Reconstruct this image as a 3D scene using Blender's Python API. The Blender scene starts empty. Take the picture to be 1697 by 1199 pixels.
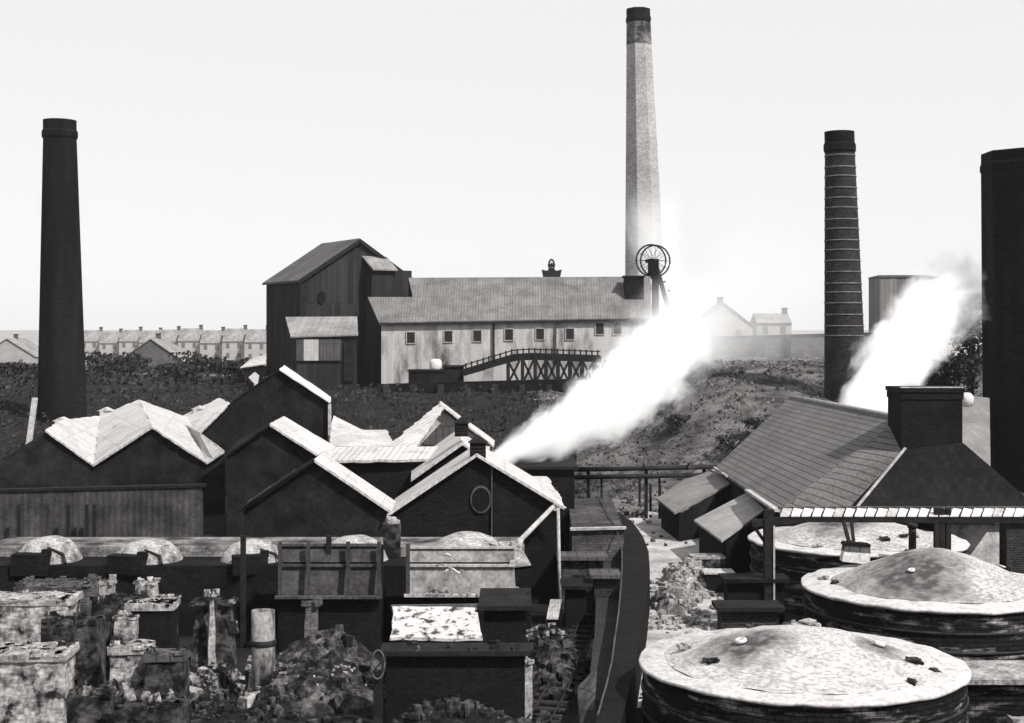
import bpy, math, random
from mathutils import Vector, noise
R = math.radians
rnd = random.Random(7)
SC = bpy.context.scene
COL = SC.collection
# ---------------------------------------------------------------- camera
F = 2350.0; CX = 848.5; YH = 545.0; CH = 13.0
cd = bpy.data.cameras.new('camera'); cam = bpy.data.objects.new('camera', cd); COL.objects.link(cam)
cd.sensor_width = 36; cd.lens = 36 * F / 1697; cd.shift_y = -(599.5 - YH) / 1697
cd.clip_end = 20000; cam.location = (0, 0, CH); cam.rotation_euler = (R(90), 0, 0)
SC.camera = cam
# ---------------------------------------------------------------- sky, sun, exposure
SUN_EL = R(47); SUN_AZ = R(134)      # azimuth clockwise from +Y: over the right shoulder
w = bpy.data.worlds.new('World'); SC.world = w; w.use_nodes = True
nt = w.node_tree; nt.nodes.clear()
sky = nt.nodes.new('ShaderNodeTexSky'); sky.sky_type = 'NISHITA'; sky.sun_disc = False
sky.sun_elevation = SUN_EL; sky.sun_rotation = SUN_AZ; sky.dust_density = 1.0; sky.air_density = 1.0; sky.ozone_density = 0.5
bw = nt.nodes.new('ShaderNodeRGBToBW'); bg = nt.nodes.new('ShaderNodeBackground'); wo = nt.nodes.new('ShaderNodeOutputWorld')
bg.inputs['Strength'].default_value = 0.15
nt.links.new(sky.outputs[0], bw.inputs[0]); smx = nt.nodes.new('ShaderNodeMix'); smx.data_type = 'FLOAT'; smx.inputs[0].default_value = .88; smx.inputs[3].default_value = 4.5   # thin even overcast veil over the blue
nt.links.new(bw.outputs[0], smx.inputs[2]); nt.links.new(smx.outputs[0], bg.inputs['Color']); nt.links.new(bg.outputs[0], wo.inputs[0])
sl = bpy.data.lights.new('sun', 'SUN'); sun = bpy.data.objects.new('sun', sl); COL.objects.link(sun)
sl.energy = 4.8; sl.angle = R(0.8); sl.color = (1, .985, .965)
sd = Vector((math.sin(SUN_AZ) * math.cos(SUN_EL), math.cos(SUN_AZ) * math.cos(SUN_EL), math.sin(SUN_EL)))
sun.rotation_euler = sd.to_track_quat('Z', 'Y').to_euler(); sun.location = (60, -40, 80)
SC.view_settings.view_transform = 'Standard'; SC.view_settings.look = 'None'
SC.view_settings.exposure = 0.42; SC.view_settings.gamma = 1
SC.cycles.volume_bounces = 10; SC.cycles.max_bounces = 10; SC.cycles.use_denoising = True
SC.cycles.volume_max_steps = 256; SC.cycles.volume_step_rate = 1.0

# ---------------------------------------------------------------- helpers
def P(px, py, Y): return Vector(((px - CX) * Y / F, Y, CH - (py - YH) * Y / F))
def PZ(px, py, z):
    Y = (CH - z) * F / (py - YH); return P(px, py, Y)

def tag(o, label=None, cat=None, group=None, kind=None):
    if label: o['label'] = label
    if cat: o['category'] = cat
    if group: o['group'] = group
    if kind: o['kind'] = kind
    return o
def thing(name, label, cat, loc, rz=0, group=None):
    o = bpy.data.objects.new(name, None); COL.objects.link(o); o.location = loc; o.rotation_euler = (0, 0, rz)
    o.empty_display_size = .5
    return tag(o, label, cat, group)
def copy_thing(root, loc, rz=None, label=None, scale=None):
    r = root.copy(); COL.objects.link(r); r.location = loc
    if rz is not None: r.rotation_euler = (0, 0, rz)
    if scale is not None: r.scale = scale
    if label: r['label'] = label
    for ch in list(root.children):
        c = ch.copy(); COL.objects.link(c); c.parent = r
        for g in list(ch.children):
            d = g.copy(); COL.objects.link(d); d.parent = c
    return r

class MB:
    def __init__(s): s.v = []; s.f = []; s.uv = {}; s.sm = set()
    def poly(s, pts, uv=None, smooth=False):
        n = len(s.v); s.v += [Vector(p) for p in pts]; s.f.append(list(range(n, n + len(pts))))
        if uv: s.uv[len(s.f) - 1] = uv
        if smooth: s.sm.add(len(s.f) - 1)
        return s
    def extr(s, pts, d):
        """closed solid from polygon pts moved by d"""
        d = Vector(d); pts = [Vector(p) for p in pts]; q = [p + d for p in pts]; k = len(pts)
        nrm = Vector((0, 0, 0))
        for i in range(k): nrm += pts[i].cross(pts[(i + 1) % k])
        if nrm.dot(d) > 0: pts.reverse(); q.reverse()
        s.poly(pts); s.poly(q[::-1])
        for i in range(k):
            j = (i + 1) % k; s.poly([pts[j], pts[i], q[i], q[j]])
        return s
    def box(s, c, size, rz=0, rx=0):
        c = Vector(c); hx, hy, hz = [a / 2 for a in size]; ca, sa = math.cos(rz), math.sin(rz)
        def t(x, y, z):
            if rx: y, z = y * math.cos(rx) - z * math.sin(rx), y * math.sin(rx) + z * math.cos(rx)
            return c + Vector((x * ca - y * sa, x * sa + y * ca, z))
        b = [t(-hx, -hy, -hz), t(hx, -hy, -hz), t(hx, hy, -hz), t(-hx, hy, -hz)]
        u = [t(-hx, -hy, hz), t(hx, -hy, hz), t(hx, hy, hz), t(-hx, hy, hz)]
        s.poly(b[::-1]); s.poly(u)
        for i in range(4):
            j = (i + 1) % 4; s.poly([b[i], b[j], u[j], u[i]])
        return s
    def bar(s, a, b, w, h=None):
        a = Vector(a); b = Vector(b); h = h or w; d = (b - a).normalized()
        up = Vector((0, 0, 1)) if abs(d.z) < .95 else Vector((0, 1, 0))
        sx = d.cross(up).normalized() * w / 2; sy = sx.cross(d).normalized() * h / 2
        return s.extr([a - sx - sy, a + sx - sy, a + sx + sy, a - sx + sy], b - a)
    def tube(s, pts, rad, n=10, closed=False):
        pts = [Vector(p) for p in pts]; rs = rad if isinstance(rad, (list, tuple)) else [rad] * len(pts)
        rings = []; m = len(pts)
        for i, p in enumerate(pts):
            if closed: d = pts[(i + 1) % m] - pts[i - 1]
            else: d = pts[min(i + 1, m - 1)] - pts[max(i - 1, 0)]
            d.normalize(); up = Vector((0, 0, 1)) if abs(d.z) < .95 else Vector((0, 1, 0))
            a = d.cross(up).normalized(); b = d.cross(a).normalized()
            rings.append([p + (a * math.cos(t) + b * math.sin(t)) * rs[i] for t in [2 * math.pi * k / n for k in range(n)]])
        for i in range(m if closed else m - 1):
            A, B = rings[i], rings[(i + 1) % m]
            for k in range(n):
                j = (k + 1) % n; s.poly([A[k], A[j], B[j], B[k]], smooth=True)
        if not closed: s.poly(rings[0][::-1]); s.poly(rings[-1])
        return s
    def lathe(s, c, prof, n=48, wob=0, seed=0, lean=(0, 0), rot=0, smooth=True):
        """prof: list of (r,z). UV in metres"""
        c = Vector(c); rings = []; L = 0; Ls = []
        z0 = prof[0][1]
        for i, (r, z) in enumerate(prof):
            if i: L += math.hypot(r - prof[i - 1][0], z - prof[i - 1][1])
            Ls.append(L); ring = []
            for k in range(n + 1):
                a = 2 * math.pi * (k % n) / n + rot
                p = Vector((r * math.cos(a) + lean[0] * (z - z0), r * math.sin(a) + lean[1] * (z - z0), z))
                if wob:
                    nn = noise.noise_vector(p * 1.3 + Vector((seed, 0, 0))); p = p + nn * wob * min(1, r)
                ring.append(c + p)
            rings.append(ring)
        rm = max(r for r, z in prof)
        for i in range(len(prof) - 1):
            A, B = rings[i], rings[i + 1]
            for k in range(n):
                u0 = 2 * math.pi * k / n * rm; u1 = 2 * math.pi * (k + 1) / n * rm
                if prof[i + 1][0] < 1e-4: s.poly([A[k], A[k + 1], B[k]], [(u0, Ls[i]), (u1, Ls[i]), (u0, Ls[i + 1])], smooth)
                elif prof[i][0] < 1e-4: s.poly([A[k], B[k + 1], B[k]], [(u0, Ls[i]), (u1, Ls[i + 1]), (u0, Ls[i + 1])], smooth)
                else: s.poly([A[k], A[k + 1], B[k + 1], B[k]], [(u0, Ls[i]), (u1, Ls[i]), (u1, Ls[i + 1]), (u0, Ls[i + 1])], smooth)
        return s
    def rough(s, c, size, rz=0, amp=.08, n=6, seed=0, taper=0):
        """weathered block, base centre c"""
        c = Vector(c); sx, sy, sz = size; ca, sa = math.cos(rz), math.sin(rz)
        def t(u, v, q):
            x, y, z = (u - .5) * sx, (v - .5) * sy, q * sz
            p = Vector((x, y, z)); nn = noise.noise_vector(p * 1.9 + Vector((seed * 3.1, seed, 0)))
            n2 = noise.noise_vector(p * 6 + Vector((0, seed * 2.7, 0)))
            k = 1 - taper * q; p = Vector((x * k, y * k, z)) + nn * amp * 1.6 + n2 * amp * .7
            if q == 0: p.z = 0
            if q == 1: p.z += amp * 2.2 * noise.noise(Vector((x * 2.2 + seed, y * 2.2, seed)))
            return c + Vector((p.x * ca - p.y * sa, p.x * sa + p.y * ca, p.z))
        g = [i / n for i in range(n + 1)]
        for i in range(n):
            for j in range(n):
                a, b, e, d = g[i], g[i + 1], g[j], g[j + 1]
                s.poly([t(a, 0, e), t(b, 0, e), t(b, 0, d), t(a, 0, d)])
                s.poly([t(b, 1, e), t(a, 1, e), t(a, 1, d), t(b, 1, d)])
                s.poly([t(0, b, e), t(0, a, e), t(0, a, d), t(0, b, d)])
                s.poly([t(1, a, e), t(1, b, e), t(1, b, d), t(1, a, d)])
                s.poly([t(a, e, 1), t(b, e, 1), t(b, d, 1), t(a, d, 1)])
        return s
    def build(s, name, m, parent=None, merge=False):
        off = Vector((0, 0, 0)); rz = 0
        root = parent
        if root is not None and root.parent is not None: root = root.parent
        if root is not None: off = Vector(root.location); rz = root.rotation_euler[2]
        ca, sa = math.cos(-rz), math.sin(-rz)
        vs = []
        for v in s.v:
            d = v - off; vs.append((d.x * ca - d.y * sa, d.x * sa + d.y * ca, d.z))
        me = bpy.data.meshes.new(name); me.from_pydata(vs, [], s.f)
        uvl = me.uv_layers.new(name='uv')
        for pi, pl in enumerate(me.polygons):
            if pi in s.uv:
                for li, q in zip(pl.loop_indices, s.uv[pi]): uvl.data[li].uv = q
            else:
                nn = pl.normal; tt = Vector((-nn.y, nn.x, 0))
                tt = tt.normalized() if tt.length > 1e-3 else Vector((1, 0, 0))
                bb = nn.cross(tt)
                for li in pl.loop_indices:
                    co = me.vertices[me.loops[li].vertex_index].co
                    uvl.data[li].uv = (co.dot(tt), co.dot(bb))
            if pi in s.sm: pl.use_smooth = True
        me.materials.append(m)
        if s.sm or merge:
            import bmesh
            b = bmesh.new(); b.from_mesh(me); bmesh.ops.remove_doubles(b, verts=b.verts, dist=.0005); b.to_mesh(me); b.free()
        o = bpy.data.objects.new(name, me); COL.objects.link(o)
        if parent is not None: o.parent = parent
        return o
def one(name, mb, m, label, cat, loc=None, group=None, kind=None):
    """a thing that is one mesh; origin moved to loc"""
    if loc is None:
        xs = [v.x for v in mb.v]; ys = [v.y for v in mb.v]; zs = [v.z for v in mb.v]
        loc = Vector(((min(xs) + max(xs)) / 2, (min(ys) + max(ys)) / 2, min(zs)))
    loc = Vector(loc); mb.v = [v - loc for v in mb.v]
    o = mb.build(name, m); o.location = loc
    return tag(o, label, cat, group, kind)

# ---------------------------------------------------------------- materials
def g(v): return (v * 1.03, v * .99, v * .985, 1)
MC = {}
def mat(key, a, b=None, pat=None, ps=1.0, ns=.6, con=(.35, .65), rough=.9, bump=.4, fine=.35, streak=0, joint=.5, soot=False, vary=None):
    """two-tone weathered grey; a base, b stain colour, pat pattern in metres"""
    if key in MC: return MC[key]
    b = a * .5 if b is None else b
    m = bpy.data.materials.new(key); m.use_nodes = True; t = m.node_tree; t.nodes.clear(); N = t.nodes.new; Lk = t.links.new
    out = N('ShaderNodeOutputMaterial'); bs = N('ShaderNodeBsdfPrincipled'); Lk(bs.outputs[0], out.inputs[0])
    bs.inputs['Roughness'].default_value = rough
    bs.inputs['Specular IOR Level'].default_value = .05 if a < .05 else .15
    tc = N('ShaderNodeTexCoord'); mp = N('ShaderNodeMapping'); Lk(tc.outputs['Object'], mp.inputs[0])
    if streak: mp.inputs['Scale'].default_value = (1, 1, streak)
    n1 = N('ShaderNodeTexNoise'); n1.inputs['Scale'].default_value = ns; n1.inputs['Detail'].default_value = 9; n1.inputs['Roughness'].default_value = .65
    Lk(mp.outputs[0], n1.inputs['Vector'])
    rp = N('ShaderNodeMapRange'); rp.inputs[1].default_value = con[0]; rp.inputs[2].default_value = con[1]
    Lk(n1.outputs[0], rp.inputs[0])
    mx = N('ShaderNodeMix'); mx.data_type = 'RGBA'; mx.inputs[6].default_value = g(a); mx.inputs[7].default_value = g(b); Lk(rp.outputs[0], mx.inputs[0])
    colr = mx.outputs[2]
    n2 = N('ShaderNodeTexNoise'); n2.inputs['Scale'].default_value = 7; n2.inputs['Detail'].default_value = 4; Lk(tc.outputs['Object'], n2.inputs['Vector'])
    mr = N('ShaderNodeMapRange'); mr.inputs[1].default_value = .3; mr.inputs[2].default_value = .7; mr.inputs[3].default_value = 1 - fine; mr.inputs[4].default_value = 1 + fine * .7
    Lk(n2.outputs[0], mr.inputs[0])
    def mul(c, f):
        q = N('ShaderNodeMix'); q.data_type = 'RGBA'; q.blend_type = 'MULTIPLY'; q.inputs[0].default_value = 1
        Lk(c, q.inputs[6]); Lk(f, q.inputs[7]); return q.outputs[2]
    colr = mul(colr, mr.outputs[0]); hgt = n2.outputs[0]
    if pat:
        if pat == 'sheet':
            wv = N('ShaderNodeTexWave'); wv.bands_direction = 'X'; wv.inputs['Scale'].default_value = .9 / ps; wv.inputs['Distortion'].default_value = .3
            Lk(tc.outputs['UV'], wv.inputs[0])
            br = N('ShaderNodeTexBrick'); br.inputs['Scale'].default_value = 1; br.inputs['Brick Width'].default_value = .9 * ps; br.inputs['Row Height'].default_value = 2.1 * ps
            br.inputs['Color1'].default_value = (1, 1, 1, 1); br.inputs['Color2'].default_value = (.8, .8, .8, 1); br.inputs['Mortar'].default_value = (joint, joint, joint, 1); br.inputs['Mortar Size'].default_value = .03 * ps; br.offset = .0
            Lk(tc.outputs['UV'], br.inputs[0]); colr = mul(colr, br.outputs[0])
            m3 = N('ShaderNodeMapRange'); m3.inputs[3].default_value = .82; m3.inputs[4].default_value = 1.05; Lk(wv.outputs[1], m3.inputs[0]); colr = mul(colr, m3.outputs[0]); hgt = wv.outputs[1]
        else:
            br = N('ShaderNodeTexBrick'); br.inputs['Scale'].default_value = 1
            wd = {'brick': (.24, .085), 'board': (.22, 3.2), 'tile': (.34, .42), 'block': (.5, .24), 'course': (9.0, .4)}[pat]
            br.inputs['Brick Width'].default_value = wd[0] * ps; br.inputs['Row Height'].default_value = wd[1] * ps
            if pat == 'course': ps = 1.6
            br.inputs['Mortar Size'].default_value = (.02 if pat != 'tile' else .035) * ps * (1 if pat != 'brick' else .6)
            br.inputs['Color1'].default_value = (1, 1, 1, 1); c2 = vary if vary is not None else (.86 if pat == 'course' else .55); br.inputs['Color2'].default_value = (c2, c2, c2, 1); br.inputs['Mortar'].default_value = (joint, joint, joint, 1)
            br.inputs['Bias'].default_value = -.1; br.inputs['Mortar Smooth'].default_value = .4
            Lk(tc.outputs['UV'], br.inputs[0]); colr = mul(colr, br.outputs[0]); hgt = br.outputs[0]
    at = N('ShaderNodeAttribute'); at.attribute_name = 'soot'
    if soot:
        n4 = N('ShaderNodeTexNoise'); n4.inputs['Scale'].default_value = 3.5; n4.inputs['Detail'].default_value = 6; Lk(tc.outputs['Object'], n4.inputs['Vector'])
        mm = N('ShaderNodeMath'); mm.operation = 'MULTIPLY'; Lk(at.outputs['Fac'], mm.inputs[0]); m5 = N('ShaderNodeMapRange'); m5.inputs[1].default_value = .25; m5.inputs[2].default_value = .6; m5.inputs[3].default_value = .45; m5.inputs[4].default_value = 1.1; Lk(n4.outputs[0], m5.inputs[0]); Lk(m5.outputs[0], mm.inputs[1]); mm.use_clamp = True
        q = N('ShaderNodeMix'); q.data_type = 'RGBA'; Lk(mm.outputs[0], q.inputs[0]); Lk(colr, q.inputs[6]); q.inputs[7].default_value = g(.05); colr = q.outputs[2]
    Lk(colr, bs.inputs['Base Color'])
    bp = N('ShaderNodeBump'); bp.inputs['Strength'].default_value = bump; bp.inputs['Distance'].default_value = .04
    Lk(hgt, bp.inputs['Height']); Lk(bp.outputs[0], bs.inputs['Normal'])
    MC[key] = m; return m
M_soot = mat('sooty_brick', .009, .017, 'brick', 1, .5)
M_sootrender = mat('sooty_render', .006, .02, None, 1, .7)
M_sootb = mat('blackened_boards', .009, .02, 'board', 1, .5, streak=.25)
M_dkbrick = mat('dark_brick', .018, .035, 'brick', 1.3, .35, joint=1.8)
M_stack = mat('chimney_brick', .009, .02, 'brick', 2.2, .5, (.45, .7), joint=.6, streak=.12)
M_stackband = mat('banded_chimney_brick', .022, .05, 'brick', 1.6, .4)
M_band = mat('pale_iron_hoop', .15, .05, None, 1, 2.0, (.4, .7))
M_pale = mat('pale_chimney_brick', .4, .26, 'brick', 3, .15, (.4, .7), joint=.8)
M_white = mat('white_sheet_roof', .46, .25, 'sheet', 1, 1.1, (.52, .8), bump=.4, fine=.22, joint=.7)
M_whitep = mat('white_barge', .5, .36, None, 1, .5, (.5, .8), bump=.1, fine=.08)
M_dust = mat('pale_dusty_roof', .26, .14, 'sheet', 1, .3, (.4, .7), fine=.15)
M_longroof = mat('long_shed_roof', .19, .11, 'sheet', 1.1, .45, (.35, .65), fine=.35, joint=.7)
M_longwall = mat('pale_boarding', .42, .07, 'board', 1.6, .4, (.48, .68), streak=.28, fine=.3, joint=.85, vary=.82)
M_wind = mat('winding_house_sheeting', .04, .016, 'board', 2, .25, streak=.2, fine=.25)
M_windroof = mat('winding_house_roof', .12, .07, 'sheet', 1, .3)
M_dk = mat('dark_timber', .011, .02, None, 1, 1.2)
M_iron = mat('dark_iron', .014, .03, None, 1, 2, rough=.6)
M_hole = mat('black_opening', .006, .01, None, 1, 1)
M_tile = mat('clay_tile_roof', .15, .09, 'course', 1.0, .3, (.35, .75), fine=.3, joint=.35, bump=.9)
M_tile2 = mat('corrugated_lean_to', .22, .15, 'sheet', .5, .5, fine=.2, joint=.6)
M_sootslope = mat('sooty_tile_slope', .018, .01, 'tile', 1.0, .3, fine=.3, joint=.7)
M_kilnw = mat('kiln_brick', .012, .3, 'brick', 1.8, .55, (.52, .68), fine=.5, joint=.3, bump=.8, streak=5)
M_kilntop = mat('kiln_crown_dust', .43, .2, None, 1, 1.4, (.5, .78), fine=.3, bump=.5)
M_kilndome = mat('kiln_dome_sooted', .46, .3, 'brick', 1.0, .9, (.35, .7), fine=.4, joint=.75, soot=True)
M_kilndome1 = mat('kiln_dome_limed', .48, .3, 'brick', 1.0, 1.3, (.45, .75), fine=.35, joint=.85, soot=True)
M_ring = mat('limed_ring', .58, .4, None, 1, 2, bump=.3)
M_patch = mat('limewashed_ruin', .42, .012, 'brick', 1.2, 1.5, (.44, .6), fine=.5, joint=.85, bump=1)
M_patch2 = mat('patchy_ruin', .09, .008, 'brick', 1.2, 1.6, (.38, .56), fine=.5, joint=.8, bump=1)
M_grime = mat('grimy_panel', .09, .03, 'board', 2, .6, (.4, .7), streak=.4, fine=.25)
M_rubble = mat('rubble', .015, .13, None, 1, 1.3, (.5, .72), fine=.5, bump=1)
M_rubl = mat('pale_rubble', .32, .07, None, 1, 1.3, (.4, .7), fine=.5, bump=1)
M_house = mat('house_render', .36, .26, None, 1, .3)  # light render, paled further in place of distance haze
M_housed = mat('house_brick_far', .16, .1, 'brick', 2, .3)
M_slate = mat('far_slates', .3, .22, 'tile', 2, .2)  # slate colour lightened in place of distance haze
M_glass = mat('dark_window', .02, .03, None, 1, 1, rough=.3)
M_leaf = mat('leaves', .045, .02, None, 1, .5, fine=.4)
M_leafl = mat('pale_leaves', .14, .07, None, 1, .5, fine=.4)
M_bark = mat('bark', .04, .02, None, 1, 2)
M_lgrey = mat('weathered_pale_timber', .4, .25, None, 1, 2)
M_ash = mat('ash_surface', .38, .14, None, 1, .35, (.42, .68), fine=.3, bump=.7)
M_path = mat('worn_path', .4, .28, None, 1, .5, fine=.25)
M_ground = mat('yard_soil', .012, .03, None, 1, .3, (.48, .78), fine=.5, bump=.9)
M_hill = mat('spoil_bank_soil', .035, .13, None, 1, .25, (.42, .62), fine=.5, bump=.9)

# ================================================================ GROUND
def ss(a, b, x):
    t = max(0, min(1, (x - a) / (b - a))); return t * t * (3 - 2 * t)
def hgt(x, y):
    z = 5 * ss(105, 178, y) - 2 * ss(215, 330, y)
    hl = ss(5 + .02 * y, 17 + .03 * y, x + 2.5 * noise.noise(Vector((y * .05, 3, 0)))) * ss(104, 150, y + 5 * noise.noise(Vector((x * .06, 1, 5)))) * (1 - ss(190, 250, y))
    z += hl * (9.2 - min(z, 5))
    k = min(1, max(0, (y - 95) / 15))
    z += k * (.5 * noise.noise(Vector((x * .15, y * .15, 0))) + .25 * noise.noise(Vector((x * .5, y * .5, 4))))
    if y < 62: z += (.1 * noise.noise(Vector((x * .8, y * .8, 9))))
    return z
def gz(x, y): return hgt(x, y)
mb = MB(); rows = []; Y = 8.0; ys = [-60, -30, -10]
while Y < 240: ys.append(Y); Y += 1.4
while Y < 9000: ys.append(Y); Y *= 1.05
NC = 170; vv = []; ff = []
for yy in ys:
    wd = (max(yy, 0) * .62 + 30)
    for k in range(NC + 1):
        x = (k / NC * 2 - 1) * wd; vv.append((x, yy, hgt(x, yy)))
for r in range(len(ys) - 1):
    for k in range(NC):
        a = r * (NC + 1) + k; ff.append((a, a + 1, a + NC + 2, a + NC + 1))
me = bpy.data.meshes.new('ground'); me.from_pydata(vv, [], ff); me.materials.append(M_ground); me.materials.append(M_hill); me.materials.append(mat('far_ground_hazed', .3, .18, None, 1, .02, fine=.2))  # third material: distant ground paled in place of haze
for p in me.polygons:
    p.use_smooth = True; c = p.center
    if c.y > 100 and c.x > 3: p.material_index = 1
    if c.y > 340: p.material_index = 2
go = bpy.data.objects.new('ground', me); COL.objects.link(go); go['kind'] = 'structure'

def sheet(name, pts, m, dz, n=1):
    """thin ground sheet draped at z=dz, near flat"""
    mb = MB(); mb.poly([Vector((p.x, p.y, dz)) for p in pts]); o = mb.build(name, m); o['kind'] = 'structure'; return o
def drape_strip(name, L, Rr, m, dz):
    mb = MB()
    for i in range(len(L) - 1):
        q = [L[i], Rr[i], Rr[i + 1], L[i + 1]]; mb.poly([Vector((p.x, p.y, dz)) for p in q])
    o = mb.build(name, m); o['kind'] = 'structure'; return o
Gd = lambda px, py: PZ(px, py, .06)
sheet('ash_yard', [Gd(1030, 1180), Gd(1200, 1150), Gd(1230, 1000), Gd(1215, 930), Gd(1170, 880), Gd(1075, 846), Gd(1040, 862), Gd(1050, 900), Gd(1060, 960), Gd(1050, 1060)], M_ash, .10)
sheet('rough_ground', [Gd(950, 850), Gd(1040, 860), Gd(1076, 844), Gd(1100, 838), Gd(1105, 800), Gd(1000, 792), Gd(950, 792)], mat('rough_yard_ground', .16, .05, None, 1, .7, (.4, .62), fine=.5, bump=1), .08)
pl = [(1125, 1068), (1132, 1045), (1142, 1020), (1156, 1002), (1175, 990), (1202, 981)]
pr = [(1144, 1068), (1150, 1045), (1159, 1024), (1170, 1010), (1185, 1000), (1206, 993)]
drape_strip('worn_path', [Gd(*a) for a in pl], [Gd(*a) for a in pr], M_path, .106)

# ================================================================ FAR HOUSES
def house(loc, w_, dp, eave, ridge, name, label, group, mw, mr_, front_win=2, gable_front=False, rz=0, chim=1):
    """local frame: base centre front edge at loc"""
    t = thing(name, label, 'house', loc, rz, group)
    x, y, z = loc; ca, sa = math.cos(rz), math.sin(rz)
    def L(a, b, c): return Vector((x + a * ca - b * sa, y + a * sa + b * ca, z + c))
    h = w_ / 2; wl = MB()
    if gable_front:
        wl.extr([L(-h, 0, -1), L(h, 0, -1), L(h, 0, eave), L(0, 0, ridge), L(-h, 0, eave)], L(0, dp, 0) - L(0, 0, 0))
    else:
        wl.extr([L(-h, 0, -1), L(-h, dp, -1), L(-h, dp, eave), L(-h, dp / 2, ridge), L(-h, 0, eave)], L(w_, 0, 0) - L(0, 0, 0))
    wl.build('wall', mw, t)
    rf = MB(); o = .25; th = Vector((0, 0, .18))
    if gable_front:
        for sg in (-1, 1):
            rf.extr([L(sg * (h + o), -o, eave - .15), L(sg * (h + o), dp + o, eave - .15), L(0, dp + o, ridge + .05), L(0, -o, ridge + .05)], th)
    else:
        for a, b in ((-o, dp / 2), (dp + o, dp / 2)):
            rf.extr([L(-h, a, eave - .12), L(h, a, eave - .12), L(h, b, ridge + .05), L(-h, b, ridge + .05)], th)
    ro = rf.build('roof', mr_, t)
    for c in range(chim):
        cm = MB(); cx = (h - .6) if not gable_front else 0; cy = dp / 2 if not gable_front else dp * .5
        cm.box(L(cx, cy, ridge + .3), (.9, .6, 1.6), rz); cm.box(L(cx, cy, ridge + 1.15), (1.1, .8, .18), rz)
        co = cm.build('chimney', M_housed, ro)
    for i in range(front_win):
        xx = (i + .5) / front_win * w_ - h
        for zz in ((eave - 1.3, ) if gable_front else (eave - 1.2, eave - 3.9)):
            if zz < .8: continue
            wm = MB(); wm.box(L(xx, -.03, zz), (.9, .1, 1.3), rz); wo_ = wm.build('window', mat('hazed_house_window', .14, .1, None, 1, 1, rough=.4), t)  # window colour lightened to stand in for distance haze
    if not gable_front:
        dm = MB(); dm.box(L(-h + .8, -.04, 1), (.85, .1, 2.1), rz); dm.build('door', M_dk, t)
    return t
def far(px, Y, py_base): q = P(px, py_base, Y); return q
ord_ = ['first', 'second', 'third', 'fourth', 'fifth', 'sixth', 'seventh', 'eighth']
proto = None
for i in range(5):
    px = 276 + 37 * i; p = P(px, 545, 400 - i * 3); p.z = 3.0 + (0, .35, -.2, .3, .1)[i]
    lb = 'pale terrace house with chimney, %s from left in the row beside the winding house' % ord_[i]
    if proto is None: proto = house(p, 6.25, 8, 6.2, 9.5, 'terrace_house', lb, 'terrace houses beyond the works', M_house, M_slate)
    else: copy_thing(proto, p, label=lb)
for i in range(4):
    px = 148 + 33 * i; p = P(px, 545, 445 - i * 4); p.z = 2.6 + (.2, -.3, .3, 0)[i]
    copy_thing(proto, p, label='pale terrace house in the farther row, %s to the right of the left chimney' % ord_[i])
house(Vector((P(40, 0, 330).x - 4, 330, 1.9)), 13, 12, 4.6, 8.6, 'end_house', 'pale gable-fronted house at the left edge of the works, behind the left chimney', None, M_house, M_slate, 2, True)
house(Vector((P(250, 0, 285).x, 285, 2.0)), 13.5, 12, 4.2, 8.8, 'gabled_house', 'dark gable-fronted house with a stack on its peak, left of the winding house', None, M_housed, M_slate, 1, True)
house(Vector((P(175, 0, 300).x, 300, 2.2)), 8, 7, 3.0, 5.0, 'low_outhouse', 'low grey outhouse between the left chimney and the dark gabled house', None, M_housed, M_slate, 1, False, chim=0)

# right-hand distance: house, block, big slab building, boundary wall
house(Vector((P(1200, 0, 235).x, 235, 7.8)), 9.5, 9, 5.6, 9.3, 'hilltop_house', 'pale gable-fronted house on the rise, half lost in the steam', None, M_house, M_slate, 2, True)
house(Vector((P(1283, 0, 250).x, 250, 7.5)), 6.2, 7, 6.5, 8.0, 'square_house', 'small pale box-like house right of the steam, beside the banded chimney', None, M_house, M_slate, 2, False)
t = thing('warehouse', 'tall grey windowless warehouse between the banded chimney and the square stack', 'warehouse', (P(1508, 0, 225).x, 225, 4))
a, b = P(1458, 460, 225), P(1535, 455, 225); c = P(1560, 455, 236)
wl = MB(); wl.extr([Vector((a.x, a.y, 3)), Vector((b.x, b.y, 3)), Vector((c.x, c.y, 3)), Vector((a.x + 1, 236, 3))], (0, 0, a.z - 3)); wl.build('wall', mat('warehouse_sheeting', .22, .14, 'board', 3, .2, streak=.3), t)
rf = MB(); rf.extr([Vector((a.x - .2, a.y - .2, a.z + .002)), Vector((b.x, b.y - .2, a.z + .002)), Vector((c.x + .2, c.y, a.z + .002)), Vector((a.x + 1, 236.2, a.z + .002))], (0, 0, .35)); rf.build('parapet', M_housed, t)
vb = MB(); vb.box((b.x - .1, b.y - .15, (a.z + 4) / 2 + 2), (.3, .3, a.z - 8)); vb.build('downpipe', M_iron, t)

t = thing('boundary_wall', 'long grey retaining wall with buttresses crossing the rise behind the banded chimney', 'wall', (P(1330, 0, 182).x, 182, 8))
wl = MB(); a, b = P(1150, 562, 184), P(1470, 554, 178)
wl.extr([Vector((a.x, a.y, 6.5)), Vector((b.x, b.y, 6.5)), b, a], (0, .6, 0)); wl.build('wall', mat('wall_brick_grey', .1, .2, 'block', 1.5, .2, (.3, .7)), t)
cp = MB(); cp.extr([a + Vector((-.1, -.12, .002)), b + Vector((0, -.12, .002)), b + Vector((0, .75, .002)), a + Vector((-.1, .75, .002))], (0, 0, .25)); cp.build('coping', M_dkbrick, t)
for px in (1185, 1255, 1262, 1305, 1345):
    q = P(px, 560, 181.2); bb = MB(); bb.box((q.x, q.y, 10.0), (.7, .9, 4.3)); bb.build('buttress', M_dkbrick, t)

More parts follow.
